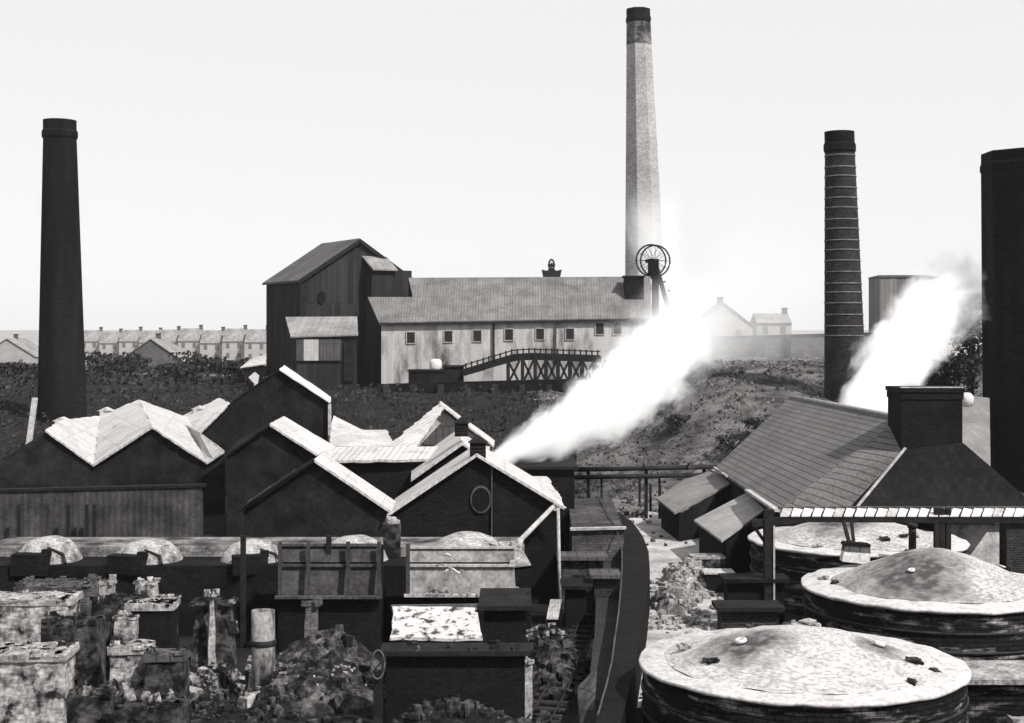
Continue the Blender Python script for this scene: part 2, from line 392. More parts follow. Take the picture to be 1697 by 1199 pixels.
# ================================================================ CHIMNEYS
def chimney(name, label, top, bot, wt, wb, Y, zb, sides, mb_, cap_m, cap_h=1.6, capw=1.08, rot=None):
    pt, pb = P(top[0], top[1], Y), P(bot[0], bot[1], Y)
    H = pt.z - zb; leanx = (pt.x - pb.x) / (pt.z - pb.z)
    base = Vector((pt.x - leanx * H, Y, zb))
    kt = wt * Y / F / 2; kb = wb * Y / F / 2; slope = (kb - kt) / (pt.z - pb.z)
    rb = kt + slope * H
    t = thing(name, label, 'chimney', base)
    f = 1 / math.cos(math.pi / sides) if sides <= 8 else 1
    rot = (math.pi / sides if rot is None else rot)
    n = 14; prof = [((rb + (kt - rb) * i / n) * f, (H - cap_h) * i / n) for i in range(n + 1)]
    s_ = MB(); s_.lathe(base, prof, sides, lean=(leanx, 0), rot=rot, smooth=sides > 8); s_.build('shaft', mb_, t)
    c_ = MB(); z0 = H - cap_h; r0 = kt * f
    pc = [(r0 * .99, z0 + .005), (r0 * capw, z0 + cap_h * .12), (r0 * capw, z0 + cap_h * .38), (r0 * 1.0, z0 + cap_h * .5), (r0 * 1.0, H), (r0 * .72, H + .001), (r0 * .72, H - 1)]
    cb = base + Vector((leanx * (z0), 0, 0))
    c_.lathe(Vector((cb.x, cb.y, base.z)), pc, sides, lean=(leanx, 0), rot=rot, smooth=False); c_.build('cap', cap_m, t)
    return t, base, H, leanx, rb, kt
chimney('factory_chimney', 'tall black round brick chimney standing alone at the left, behind the white saw-tooth roofs', (99, 200), (103, 690), 54, 80, 150, 1.5, 20, M_stack, M_stack, 2.0)
ct = chimney('factory_chimney', 'tallest chimney, eight-sided pale brick with a black top, behind the long pale shed', (1057.5, 16), (1067, 400), 38, 60, 246, 4, 8, M_pale, M_pale, 2.4, 1.06)
# sooty head of the tall chimney: a collar part
tt, base, H, lx, rb, kt = ct
for ch in list(tt.children):
    if ch.name.startswith('cap'): ch.data.materials[0] = M_stack
sh = MB(); f = 1 / math.cos(math.pi / 8)
def rr(z): return (rb + (kt - rb) * z / (H - 2.4)) * f
sh.lathe(base + Vector((lx * (H - 6.2), 0, 0)), [(rr(H - 6.2) + .03, H - 6.2), (rr(H - 2.4) + .03, H - 2.41)], 8, lean=(lx, 0), rot=math.pi / 8, smooth=False)
sh.build('sooty_head', mat('soot_stained_brick', .04, .3, 'brick', 3, .5, (.42, .66)), tt)
bt, base, H, lx, rb, kt = chimney('factory_chimney', 'dark round brick chimney ringed with pale iron hoops, right of the middle', (1391, 219), (1399, 555), 49, 65, 132, 4, 24, M_stackband, M_soot, 2.0, 1.08)
for i in range(19):
    py = 243 + 17.4 * i
    if py > 560: break
    py += rnd.uniform(-2, 2); z = CH - (py - YH) * 132 / F - base.z
    r_ = (rb + (kt - rb) * z / (H - 2.0)); bnd = MB()
    bnd.lathe(base + Vector((lx * (z - .07), 0, 0)), [(r_ - .03, z - .07), (r_ + .05, z - .06), (r_ + .05, z + .06), (r_ - .03, z + .07)], 24, lean=(0, 0)); bnd.build('iron_hoop', M_band, bt)
chimney('factory_chimney', 'massive black square-cut brick stack cut by the right edge of the picture', (1704, 253), (1704, 770), 138, 132, 112, 0, 8, M_stack, M_stack, 1.6, 1.025, rot=math.pi / 8)

# ================================================================ WINDING HOUSE (yaw ~30 deg)
A = R(29.8); wx = Vector((math.cos(A), math.sin(A), 0)); wd_ = Vector((-math.sin(A), math.cos(A), 0))
W0 = Vector((-29.9, 200, 0)); ez, rz_, bz = 19.8, 25.7, 3.8
t = thing('winding_house', 'tall dark gabled winding house with a steep roof and a hoist cabin on its gable', 'building', (W0.x, W0.y, bz))
def wp(s_, d, z): return W0 + wx * s_ + wd_ * d + Vector((0, 0, z))
wl = MB(); wl.extr([wp(0, 0, bz), wp(18, 0, bz), wp(18, 0, ez), wp(9, 0, rz_), wp(0, 0, ez)], wd_ * 13.7); wl.build('wall', M_wind, t)
rf = MB()
rf.extr([wp(-.5, -.4, ez - .3), wp(-.5, 14.1, ez - .3), wp(9, 14.1, rz_ + .02), wp(9, -.4, rz_ + .02)], (0, 0, .3))
rf.extr([wp(18.5, -.4, ez - .3), wp(18.5, 14.1, ez - .3), wp(9, 14.1, rz_ + .02), wp(9, -.4, rz_ + .02)], (0, 0, .3)); rf.build('roof', M_windroof, t)
bg_ = MB()
bg_.bar(wp(-.5, -.5, ez - .35), wp(9, -.5, rz_ - .05), .12, .5); bg_.bar(wp(18.5, -.5, ez - .35), wp(9, -.5, rz_ - .05), .12, .5); bg_.build('bargeboard', M_dk, t)
wn = MB(); c = wp(3.2, -.06, 17.4); n = 14
wn.extr([c + wx * (.62 * math.cos(2 * math.pi * k / n)) + Vector((0, 0, .95 * math.sin(2 * math.pi * k / n))) for k in range(n)], wd_ * -.12); wn.build('window', M_hole, t)
# dark corner boarding strip on the left of the gable
cb = MB(); cb.extr([wp(-.05, -.06, bz), wp(.9, -.06, bz), wp(.9, -.06, ez - .2), wp(-.05, -.06, ez - .4)], wd_ * -.12); cb.build('corner_board', M_dk, t)
# hoist cabin
hc = MB(); hc.extr([wp(9.8, 0, 17.2), wp(16.2, 0, 17.2), wp(16.2, 0, 21.4), wp(9.8, 0, 21.4)], wd_ * -2.6); cab = hc.build('hoist_cabin', M_wind, t)
hr = MB(); hr.extr([wp(9.5, .0, 23.3), wp(13.4, .0, 23.3), wp(13.7, -3.2, 21.3), wp(9.8, -3.2, 21.3)], (0, 0, .2)); hr.build('cabin_roof', M_dust, cab)
# engine annexe in front of winding house
t = thing('lean_to_annexe', 'small annexe with a pale pitched roof at the foot of the dark winding house', 'shed', (P(535, 0, 188).x, 188, 4.6))
a, b = P(486, 560, 187), P(594, 557, 187); c, d = P(592, 527, 193), P(473, 528, 193)
rf = MB(); rf.extr([a + Vector((-.3, -.3, 0)), b + Vector((0, -.3, 0)), c, d], (0, 0, .2)); rf.build('roof', M_dust, t)
wl = MB(); a2, b2 = a + Vector((.4, .15, -.05)), b + Vector((-.2, .15, -.05)); c2, d2 = c + Vector((-.2, 0, -.05)), d + Vector((.2, 0, -.05)); z0 = 4.2
def dn(p, z=z0): return Vector((p.x, p.y, z))
wl.poly([dn(a2), dn(b2), b2, a2]); wl.poly([dn(d2), dn(a2), a2, d2]); wl.poly([dn(b2), dn(c2), c2, b2]); wl.poly([dn(c2), dn(d2), d2, c2]); wl.build('wall', M_wind, t)
for x0, x1, m_ in ((491, 503, M_grime), (503.5, 528, M_longwall), (529, 566, M_grime)):
    pn = MB(); q0, q1 = P(x0, 563, 186.95), P(x1, 598, 186.95); pn.extr([Vector((q0.x, q0.y, q1.z)), Vector((q1.x, q0.y, q1.z)), Vector((q1.x, q0.y, q0.z)), q0], (0, -.1, 0)); pn.build('wall_panel', m_, t)
dr = MB(); q0, q1 = P(570, 566, 186.95), P(586, 632, 186.95); dr.extr([Vector((q0.x, q0.y, q1.z)), q1, Vector((q1.x, q0.y, q0.z)), q0], (0, -.08, 0)); dr.build('door', M_dk, t)

# ================================================================ LONG SHED
t = thing('long_shed', 'long pale boarded screening shed with a grey roof and a row of small square windows', 'building', (2, 192, 5))
YB, YR = 190, 197
e0, e1 = P(632, 535, YB), P(1078, 527.5, YB)
wl = MB(); b0, b1 = P(632, 636, YB), P(1078, 630, YB)
wl.extr([b0 - Vector((0, 0, .8)), b1 - Vector((0, 0, .8)), e1 - Vector((0, 0, .1)), e0 - Vector((0, 0, .1))], (0, .3, 0)); wl.build('wall', M_longwall, t)
r0, r1, r2, r3 = P(612, 495, 194), P(684, 495, 194), P(677, 463, YR), P(1078, 461, YR)
rf = MB(); rf.extr([e0 + Vector((-.3, -.35, -.15)), e1 + Vector((0, -.35, -.15)), r3, r2, r1, r0 + Vector((-.2, 0, 0))], (0, 0, .2)); rf.build('roof', M_longroof, t)
ft = MB(); ft.bar(e0 + Vector((-.3, -.42, -.22)), e1 + Vector((0, -.42, -.22)), .22, .3); ft.build('gutter', M_iron, t)
gw = MB(); gl = P(600, 495, 200)
gw.poly([dn(Vector((gl.x, 203, 0)), 4), b0 - Vector((0, 0, .8)), e0 - Vector((0, 0, .15)), r0 - Vector((0, 0, .1)), Vector((gl.x, 203, r0.z - .1))])
gw.poly([r0 - Vector((0, 0, .1)), r1 - Vector((0, 0, .1)), Vector((r1.x, 203, r0.z - .1)), Vector((gl.x, 203, r0.z - .1))])
gw.poly([r1 - Vector((0, 0, .1)), Vector((r1.x, 203, r1.z)), Vector((r2.x, 203, r2.z)), r2 - Vector((0, 0, .05))])
gw.build('end_wall', M_wind, t)  # dark colour carries the shade of the end facing away from the sun
bk = MB(); bk.extr([Vector((r2.x, YR, 4)), Vector((r3.x, YR, 4)), r3 - Vector((0, 0, .1)), r2 - Vector((0, 0, .1))], (0, 7, 0)); bk.build('rear_wall', M_wind, t)
rw = MB(); rw.extr([Vector((e1.x - .01, YB + .3, 4)), Vector((e1.x - .01, YR, 4)), r3 - Vector((.01, 0, .12)), e1 + Vector((-.01, .3, -.12))], (.2, 0, 0)); rw.build('gable_wall', M_longwall, t)
for px, py in ((681, 560), (743, 558), (791, 557), (843.5, 555), (895, 554), (944.5, 554), (994, 545), (1023, 545), (1052, 544)):
    q = P(px, py, YB); wn = MB(); wn.box((q.x, YB - .03, q.z), (1.05, .14, 1.45)); wo_ = wn.build('window', M_glass, t)
    fr = MB()
    for dx, dz, sx, sz in ((0, .78, 1.25, .1), (0, -.78, 1.3, .1), (.58, 0, .1, 1.46), (-.58, 0, .1, 1.46)): fr.box((q.x + dx, YB - .09, q.z + dz), (sx, .12, sz))
    fr.build('frame', M_lgrey, wo_)
for px, m_, w_ in ((818, M_iron, .3), (921, M_grime, .14)):
    q = P(px, 533, YB); qb = P(px, 603, YB); dp_ = MB(); dp_.box((q.x, YB - .2, (q.z + qb.z) / 2), (w_, .2, q.z - qb.z - .4)); dp_.build('downpipe', m_, t)
# roof soot patch object: ventilator dot + dark turret at right end
t = thing('roof_turret', 'squat dark turret on the right end of the long shed roof', 'turret', P(1050, 475, 194))
q = P(1050, 475, 194); bb = MB(); bb.box(q + Vector((0, 0, -.3)), (2.6, 2.4, 3.0)); bb.build('wall', M_soot, t)
bb = MB(); bb.box(q + Vector((0, 0, 1.32)), (3.0, 2.8, .24)); bb.build('cap', M_dk, t)

def wheel(name, label, px, py, Y, rpx, yaw, spokes, two=False):
    c = P(px, py, Y); t = thing(name, label, 'pulley wheel', c)
    r_ = rpx * Y / F; ax = Vector((math.cos(yaw), math.sin(yaw), 0)); ay = Vector((-math.sin(yaw), math.cos(yaw), 0))
    for k, off in enumerate((0, 1.3) if two else (0,)):
        cc = c + ay * off + ax * (off * .9)
        rim = MB(); rim.tube([cc + ax * r_ * math.cos(a_) + Vector((0, 0, r_ * math.sin(a_))) for a_ in [2 * math.pi * i / 36 for i in range(36)]], .13, 8, True); ro = rim.build('rim', M_iron, t)
        sp = MB()
        for i in range(spokes):
            a_ = math.pi * i / spokes; dv = ax * math.cos(a_) + Vector((0, 0, math.sin(a_))); sp.tube([cc - dv * r_, cc + dv * r_], .035, 6)
        sp.build('spokes', M_iron, ro)
    hb = MB(); hb.tube([c - ay * .5, c + ay * (1.9 if two else .5)], .3, 12); hb.build('hub', M_iron, t)
    return t, c, r_
wheel('sheave_wheel', 'large thin-rimmed winding wheel pair above the right end of the long shed', 1079, 432, 215, 26, R(15), 6, True)
t = thing('wheel_pedestal', 'black pedestal carrying the large winding wheels beside the pale tallest chimney', 'headframe', P(1083, 470, 215))
pm = MB(); q0, q1 = P(1075, 480, 215), P(1091, 430, 214.9)
pm.extr([Vector((q0.x, 214, q0.z - 8)), Vector((q1.x, 214, q0.z - 8)), Vector((q1.x, 214, q1.z)), Vector((q0.x, 214, q1.z))], (0, 2.4, 0)); pm.build('tower', M_soot, t)
pm = MB()
for s_ in (0, 2.2): pm.bar(P(1090, 445, 214) + Vector((0, s_, 0)), P(1130, 520, 214) + Vector((0, s_, -6)), .4)
for k in range(5): pm.bar(P(1094 + 8 * k, 452 + 15 * k, 214), P(1094 + 8 * k, 452 + 15 * k, 214) + Vector((0, 2.2, 0)), .2)
pm.build('back_stay', M_iron, t)
t2, c, r_ = wheel('sheave_wheel', 'small winding wheel on a flared black bracket above the long shed ridge', 914, 440, 220, 9.5, R(60), 4)
t = thing('wheel_bracket', 'flared black bracket box below the small winding wheel', 'headframe', P(914, 466, 220))
pm = MB(); q = [P(901, 462, 219), P(928, 462, 219), P(931, 447, 219), P(922, 449, 219), P(914, 443, 219), P(906, 449, 219), P(898, 447, 219)]
pm.extr(q, (0, 2.0, 0)); pm.build('box', M_iron, t)
lg = MB(); lg.box(P(914, 480, 220) + Vector((0, 0, -3)), (1.6, 1.4, 9)); lg.build('leg', M_iron, t)

# ================================================================ GANTRY
t = thing('timber_gantry', 'dark timber gangway with railings ramping up along the long shed on trestles', 'gangway', (4, 180, 5))
YG = 180
dk = [(768, 619), (800, 609), (850, 594), (880, 592), (995, 596)]
for i in range(len(dk) - 1):
    m_ = MB(); a, b = P(*dk[i], YG), P(*dk[i + 1], YG); m_.bar(a + Vector((0, .9, 0)), b + Vector((.15, .9, 0)), 1.9, .75); m_.build('deck', M_dk, t)
def dz_(px):
    for i in range(len(dk) - 1):
        if dk[i][0] <= px <= dk[i + 1][0]:
            return dk[i][1] + (dk[i + 1][1] - dk[i][1]) * (px - dk[i][0]) / (dk[i + 1][0] - dk[i][0])
for yo in (0, 1.8):
    rl = MB()
    for i in range(len(dk) - 1):
        for up in (6, 13):
            a, b = P(dk[i][0], dk[i][1] - up, YG + yo), P(dk[i + 1][0], dk[i + 1][1] - up, YG + yo); rl.bar(a, b, .15)
    rl.build('handrail', M_dk, t)
    k = 772
    while k < 995:
        pt_ = MB(); a, b = P(k, dz_(k), YG + yo), P(k, dz_(k) - 14 - rnd.random() * 2, YG + yo); pt_.bar(a, b, .2); pt_.build('railing_post', M_dk, t); k += 9.5
for px in (842, 866, 887, 905, 925, 945, 965, 985):
    tr = MB(); y1 = dz_(px) + 2; a = P(px, y1, YG + .2)
    for s_ in (0, 1.5): tr.bar(a + Vector((0, s_, 0)), P(px, 632, YG) + Vector((0, s_, -.8)), .45)
    tr.bar(a, P(px + 17, 632, YG + .2), .28); tr.bar(P(px + 19, y1, YG + .2), P(px + 2, 632, YG + .2), .28); tr.build('trestle', M_dk, t)
# retaining bank wall under the shed, hut and tank
t = thing('retaining_wall', 'long black retaining wall below the pale shed and the gangway', 'wall', (0, 177, 3))
wl = MB(); a, b = P(625, 637, 178), P(1100, 624, 176)
wl.extr([Vector((a.x, a.y, 1)), Vector((b.x, b.y, 1)), b, a], (0, .8, 0)); wl.build('wall', M_soot, t)
for px in range(640, 1090, 45):
    q = P(px, 634, 176.6); pb_ = MB(); pb_.box((q.x, q.y + .3, 3.4), (.7, 1.2, 5.2)); pb_.build('buttress', M_dkbrick, t)
t = thing('trackside_hut', 'low black hut with flat roof standing against the long pale shed', 'hut', P(720, 640, 183))
for x0, x1, yt in ((677, 735, 616), (735, 767, 609)):
    a, b = P(x0, yt, 182), P(x1, 650, 182); h_ = MB(); h_.extr([Vector((a.x, 182, b.z)), Vector((b.x, 182, b.z)), Vector((b.x, 182, a.z)), a], (0, 4, 0)); h_.build('wall', M_sootb, t)
    h_ = MB(); h_.box(((a.x + b.x) / 2, 184, a.z + .1), (b.x - a.x + .3, 4.4, .18)); h_.build('roof', M_dk, t)
t = thing('water_tank', 'small round white tank on the black hut beside the shed wall', 'tank', P(722, 614, 184))
h_ = MB(); h_.lathe(P(722, 614, 184), [(0, .05), (.75, .05), (.8, .3), (.8, 1.1), (.6, 1.4), (0, 1.5)], 20); h_.build('drum', M_whitep, t)
h_ = MB(); h_.tube([P(722, 614, 184) + Vector((.7, 0, .3)), P(722, 614, 184) + Vector((1.3, 0, .9)), P(722, 614, 184) + Vector((1.3, .6, .2))], .08, 8); h_.build('pipe', M_iron, t)

# ================================================================ SHED HELPERS
def down(p, z=0.0): return Vector((p.x, p.y, z))
def gable_shed(t, pk, el, er, back, mw, ml, mr, th=.14, ov=.35, zb=-.3, cl=None, barge=None):
    """t: thing; pk, el, er: front peak, left eave, right eave (world); back: vector to the rear"""
    back = Vector(back)
    wl = MB(); pts = [down(el, zb), down(er, zb), er, pk, el]
    wl.extr(pts, back); wl.build('wall', mw, t)
    bn = back.normalized() * ov; up = Vector((0, 0, .02))
    for e, m_ in ((el, ml), (er, mr)):
        if m_ is None: continue
        o_ = (e - pk).normalized() * ov
        rf = MB(); rf.extr([e + o_ - bn + up, e + o_ + back + bn + up, pk + back + bn + up, pk - bn + up], (0, 0, th)); rf.build('roof', m_, t)
    if barge:
        for e in (el, er):
            bb = MB(); o_ = (e - pk).normalized() * ov; bb.bar(e + o_ - bn * 1.25, pk - bn * 1.25, .1, .22); bb.build('bargeboard', barge, t)

# ---- left saw-tooth shed (ridges run back, swinging left)
YL = 99
t = thing('saw_tooth_shed', 'black-walled shed under two white saw-tooth roofs beside the left chimney', 'shed', (P(200, 0, YL).x, YL, 0))
def wall_poly(pts, m_, name='wall', d=(0, .3, 0)): mb = MB(); mb.extr(pts, d); return mb.build(name, m_, t)
wall_poly([P(-60, 800, YL - 1), P(-60, 990, YL - 1), P(372, 990, YL), P(372, 752, YL), P(343, 770, YL), P(252, 712, YL), P(155, 775, YL), P(75, 717, YL), P(-20, 775, YL - 1)], M_sootrender)
def roofq(px, name='roof', m_=None, th=.14, par=None):
    q = [P(*a) for a in px]; e = []
    for i in range(len(q)):
        a, b = q[i], q[(i + 1) % len(q)]; k = max(1, int((b - a).length / .45)); d = (b - a).cross(Vector((0, 0, 1))).normalized()
        for j in range(k): e.append(a.lerp(b, j / k) + (d * rnd.uniform(-.07, .07) + Vector((0, 0, rnd.uniform(-.02, .03))) if j else Vector((0, 0, 0))))
    mb = MB(); mb.extr(e, (0, 0, th)); return mb.build(name, m_ or M_white, par or t)
roofq([(75, 716, YL - .3), (155, 774, YL - .3), (166, 692, 120), (100, 700, 108)])
roofq([(155, 774, YL - .3), (252, 711, YL - .3), (230, 665, 124), (166, 692, 120)])
roofq([(252, 711, YL - .3), (343, 770, YL - .3), (325, 700, 124), (230, 665, 124)])
roofq([(343, 770, YL - .3), (372, 751, YL - .3), (330, 720, 107), (290, 697, 124), (318, 705, 120)])
roofq([(318, 716, 115), (331, 722, 107), (381, 671, 126), (364, 662, 131), (288, 700, 126)])
# ridge humps of the back edge
for px, py, Y_ in ((103, 700, 109), (176, 683, 121), (330, 680, 127)):
    c = P(px, py, Y_); mb = MB(); mb.box(c - Vector((0, 0, .2)), (1.1, .8, .6), .3); mb.extr([c + Vector((-.65, -.5, .1)), c + Vector((.65, -.5, .1)), c + Vector((0, -.5, .4))], (0, 1.0, 0)); mb.build('roof_ventilator', M_white, t)
for px, py in ((232, 683), (238, 690), (226, 697), (260, 690), (266, 698)):
    pass
# flat screen wall below
t = thing('corrugated_screen', 'long stained grey corrugated screen wall below the saw-tooth shed at the left', 'wall', (P(170, 0, 80).x, 80, 0))
a, b = P(-60, 818, 80), P(334, 808, 80)
mb = MB(); mb.extr([down(a), down(b), b, a], (0, .4, 0)); mb.build('wall', mat('stained_screen', .03, .1, 'sheet', 1, .7, (.4, .7), streak=.8, fine=.3, joint=.85), t)
mb = MB(); mb.bar(a + Vector((0, .2, .1)), b + Vector((.2, .2, .1)), .6, .15); mb.build('coping', M_dk, t)
mb = MB()
for px in (112, 143, 155, 30): q = P(px, 872, 78.9); mb = MB(); mb.box((q.x, 79, 1.6), (.16, .16, 3.2)); one('short_post', mb, M_dk, 'short dark post in front of the stained screen wall, near the left kiln domes', 'post', group='short posts by the screen wall')
c = P(52, 698, 118); d = P(58, 660, 120); mb = MB(); mb.bar(Vector((c.x - .5, c.y, 1.2)), d, .45, .2); one('leaning_board', mb, M_lgrey, 'pale board leaning behind the sheds at the foot of the left chimney', 'board')

# ---- low dark yard buildings between saw-tooth shed and terraces
def lowbox(name, label, x0, x1, yt, Y_, dp, m_, mr_, zb=0, rise=0):
    a, b = P(x0, yt, Y_), P(x1, yt, Y_); t = thing(name, label, 'shed' if 'wall' not in name else 'wall', ((a.x + b.x) / 2, Y_, zb))
    mb = MB(); mb.extr([down(a, zb), down(b, zb), b, a], (0, dp, 0)); mb.build('wall', m_, t)
    mb = MB(); mb.extr([a + Vector((-.2, -.3, .01)), b + Vector((.2, -.3, .01)), b + Vector((.2, dp + .2, rise + .01)), a + Vector((-.2, dp + .2, rise + .01))], (0, 0, .16)); mb.build('roof', mr_, t)
    return t
lowbox('yard_wall', 'low dark yard wall at the far left behind the chimney', -40, 62, 640, 215, 1, M_dkbrick, M_dk, 2)
lowbox('store_shed', 'low dark store shed between the left chimney and the gabled house', 145, 235, 652, 200, 8, M_dkbrick, M_sootslope, 2)
lowbox('store_shed', 'low grey shed under the pale terrace, in front of the dark gabled house', 205, 330, 622, 240, 6, mat('old_boards', .07, .12, 'board', 2, .4), M_housed, 2)
lowbox('store_shed', 'dark shed left of the winding house foot, below the pale sloping roof', 330, 445, 625, 230, 8, M_dkbrick, M_housed, 2)
t = thing('pale_roofed_hut', 'little hut with a bright white sloping roof at the foot of the winding house', 'hut', P(420, 612, 190))
roofq([(398, 611, 190), (441, 604, 190), (441, 588, 194), (415, 598, 194)], 'roof', M_white, .15)
mb = MB(); mb.extr([P(403, 612, 190.3), P(441, 606, 190.3), down(P(441, 606, 190.3), 3), down(P(403, 612, 190.3), 3)], (0, 3.2, 0)); mb.build('wall', M_soot, t)
mb = MB(); c = P(422, 630, 160); mb.extr([c + Vector((-.7, 0, .3)), c + Vector((.3, 0, -.8)), c + Vector((.5, 0, .5)), c + Vector((0, 0, .9))], (0, .1, 0)); mb.bar(c + Vector((0, .1, 0)), Vector((c.x, c.y + .1, 2)), .15); one('white_board', mb, M_whitep, 'small white pointed board on a post left of the tall dark shed', 'sign')

# ---- tall dark shed in the middle
t = thing('tall_dark_shed', 'tall black shed with a single white strip of roof, left of the middle', 'shed', (P(460, 0, 88).x, 88, 0))
YM = 88
pk, er, el = P(465, 614, YM), P(546, 668, YM), P(377, 672, YM)
wl = MB(); wl.extr([down(el), down(er), er, pk, P(385, 668, YM), el], (-.5, 7, 0)); wl.build('wall', M_sootrender, t)
bn = Vector((-.2, 1.0, 0))
roofq([(463, 614, YM - .3), (547, 669, YM - .3), (548, 661, YM + .9), (471, 608, YM + .9)], 'verge_strip', M_whitep, .1)
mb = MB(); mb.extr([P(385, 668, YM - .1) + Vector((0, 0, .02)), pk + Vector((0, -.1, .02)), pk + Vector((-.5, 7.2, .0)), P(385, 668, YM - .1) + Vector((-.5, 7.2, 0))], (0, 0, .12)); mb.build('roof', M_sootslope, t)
mb = MB(); q = P(546.5, 670, YM - .2); mb.box((q.x, YM - .25, (q.z + 5.8) / 2), (.18, .16, q.z - 5.8)); mb.build('corner_post', M_lgrey, t)

t = thing('valley_shed', 'black shed wall filling the notch between the white saw-tooth roofs and the tall shed', 'shed', (P(390, 0, 108).x, 108, 0))
mb = MB(); mb.extr([down(P(333, 722, 108)), down(P(420, 722, 108)), P(420, 668, 108), P(383, 672, 108), P(333, 722, 108)], (0, 5, 0)); mb.build('wall', M_sootrender, t)
mb = MB(); mb.extr([P(333, 722, 107.8) + Vector((0, 0, .01)), P(383, 672, 107.8) + Vector((0, 0, .01)), P(383, 672, 107.8) + Vector((0, 5.3, .01)), P(333, 722, 107.8) + Vector((0, 5.3, .01))], (0, 0, .1)); mb.build('roof', M_sootslope, t)
# ---- white-roofed range behind the front gables
t = thing('white_roofed_range', 'long shed with a broad white roof and a dark front, behind the front gables', 'shed', (P(640, 0, 80).x, 80, 0))
Y0 = 80
mb = MB(); a, b = P(545, 769, Y0), P(800, 765, Y0); mb.extr([down(a), down(b), b, a], (0, .3, 0)); mb.build('wall', M_soot, t)
roofq([(544, 768, Y0 - .4), (800, 764, Y0 - .4), (812, 744, Y0 + 3), (545, 745, Y0 + 3)], 'roof', M_white)
mb = MB(); mb.extr([down(P(448, 707, Y0)), down(P(546, 769, Y0)), P(546, 769, Y0), P(448, 709, Y0), P(376, 757, Y0), down(P(376, 757, Y0))], (0, .3, 0)); mb.build('wall', M_sootrender, t)
roofq([(447, 707, Y0 - .4), (545, 769, Y0 - .4), (556, 744, Y0 + 3), (471, 694, Y0 + 3)], 'roof', M_white)
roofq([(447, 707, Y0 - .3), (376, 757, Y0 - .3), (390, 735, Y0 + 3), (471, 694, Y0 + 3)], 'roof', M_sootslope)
t = thing('rear_white_shed', 'low shed with a smooth white roof between the tall black shed and the white gable', 'shed', (P(590, 0, 90).x, 90, 0))
roofq([(546, 744, 84), (655, 744, 84), (640, 716, 90), (594, 716, 93), (549, 690, 93)], 'roof', M_white)
mb = MB(); mb.extr([down(P(549, 746, 84.3)), down(P(655, 746, 84.3)), P(655, 746, 84.3), P(549, 746, 84.3)], (0, 4, 0)); mb.build('wall', M_soot, t)
t = thing('white_gabled_shed', 'shed with a white-framed gable and a dark triangular light in it', 'shed', (P(730, 0, 97).x, 97, 0))
YW = 97
roofq([(640, 745, 86), (728, 672, YW), (736, 679, YW - 2), (690, 745, 86)], 'roof', M_white)
mb = MB(); mb.extr([down(P(650, 742, 96)), down(P(815, 742, 96)), P(815, 742, 96), P(730, 679, 96), P(650, 742, 96)], (0, 6, 0)); mb.build('wall', mat('pale_gable_wall', .5, .3, None, 1, .5), t)
mb = MB(); mb.extr([P(697, 737, 95.9), P(755, 737, 95.9), P(757, 712, 95.9), P(738, 694, 95.9)], (0, -.1, 0)); mb.build('gable_light', M_grime, t)
roofq([(730, 673, 95.5), (822, 746, 95.5), (822, 735, 102), (729, 668, 102)], 'roof', M_white)
# ---- cupolas
def cupola(label, px, py, Y_, w_):
    c = P(px, py, Y_); t = thing('roof_cupola', label, 'roof cupola', c, group=None)
    s_ = w_ * Y_ / F
    mb = MB(); mb.box(c + Vector((0, 0, s_ * .45)), (s_, s_, s_ * 1.0)); mb.build('wall', M_soot, t)
    mb = MB()
    zt = s_ * .95; o_ = s_ * .62
    b_ = [c + Vector((-o_, -o_, zt)), c + Vector((o_, -o_, zt)), c + Vector((o_, o_, zt)), c + Vector((-o_, o_, zt))]; ap = c + Vector((0, 0, zt + s_ * .5))
    mb.poly(b_[::-1])
    for i in range(4): mb.poly([b_[i], b_[(i + 1) % 4], ap])
    mb.build('roof', M_dk, t)
    for k in range(3):
        mb = MB(); mb.box(c + Vector((0, -s_ * .51, s_ * (.25 + .2 * k))), (s_ * .8, .05, s_ * .07)); mb.build('louvre', M_iron, t)
cupola('black louvred cupola on the peak of the front right gable', 792, 758, 67.4, 26)
cupola('black louvred cupola on the ridge behind the front right gable', 765, 722, 76.6, 22)

# ---- front gables
t = thing('front_gable_shed', 'front right black gable with white roof slopes and a round louvre, beside the steam jet', 'shed', (P(790, 0, 67).x, 67, 0))
YF = 67
gable_shed(t, P(790, 757, YF), P(652, 850, YF), P(924, 838, YF), (-.1, 5.6, 0), M_soot, M_white, M_white)
mb = MB(); c = P(797, 828, YF - .05); n = 20
mb.extr([c + Vector((.5 * math.cos(2 * math.pi * k / n), 0, .65 * math.sin(2 * math.pi * k / n))) for k in range(n)], (0, -.06, 0)); rl_ = mb.build('round_louvre', M_grime, t)
mb = MB(); mb.extr([c + Vector((.42 * math.cos(2 * math.pi * k / n), -.07, .56 * math.sin(2 * math.pi * k / n))) for k in range(n)], (0, -.02, 0)); mb.build('opening', M_hole, rl_)
mb = MB(); q = P(815, 775, YF - .1); mb.box((q.x, YF - .1, 4.5), (.06, .06, 4.2)); mb.build('drainpipe', M_grime, t)
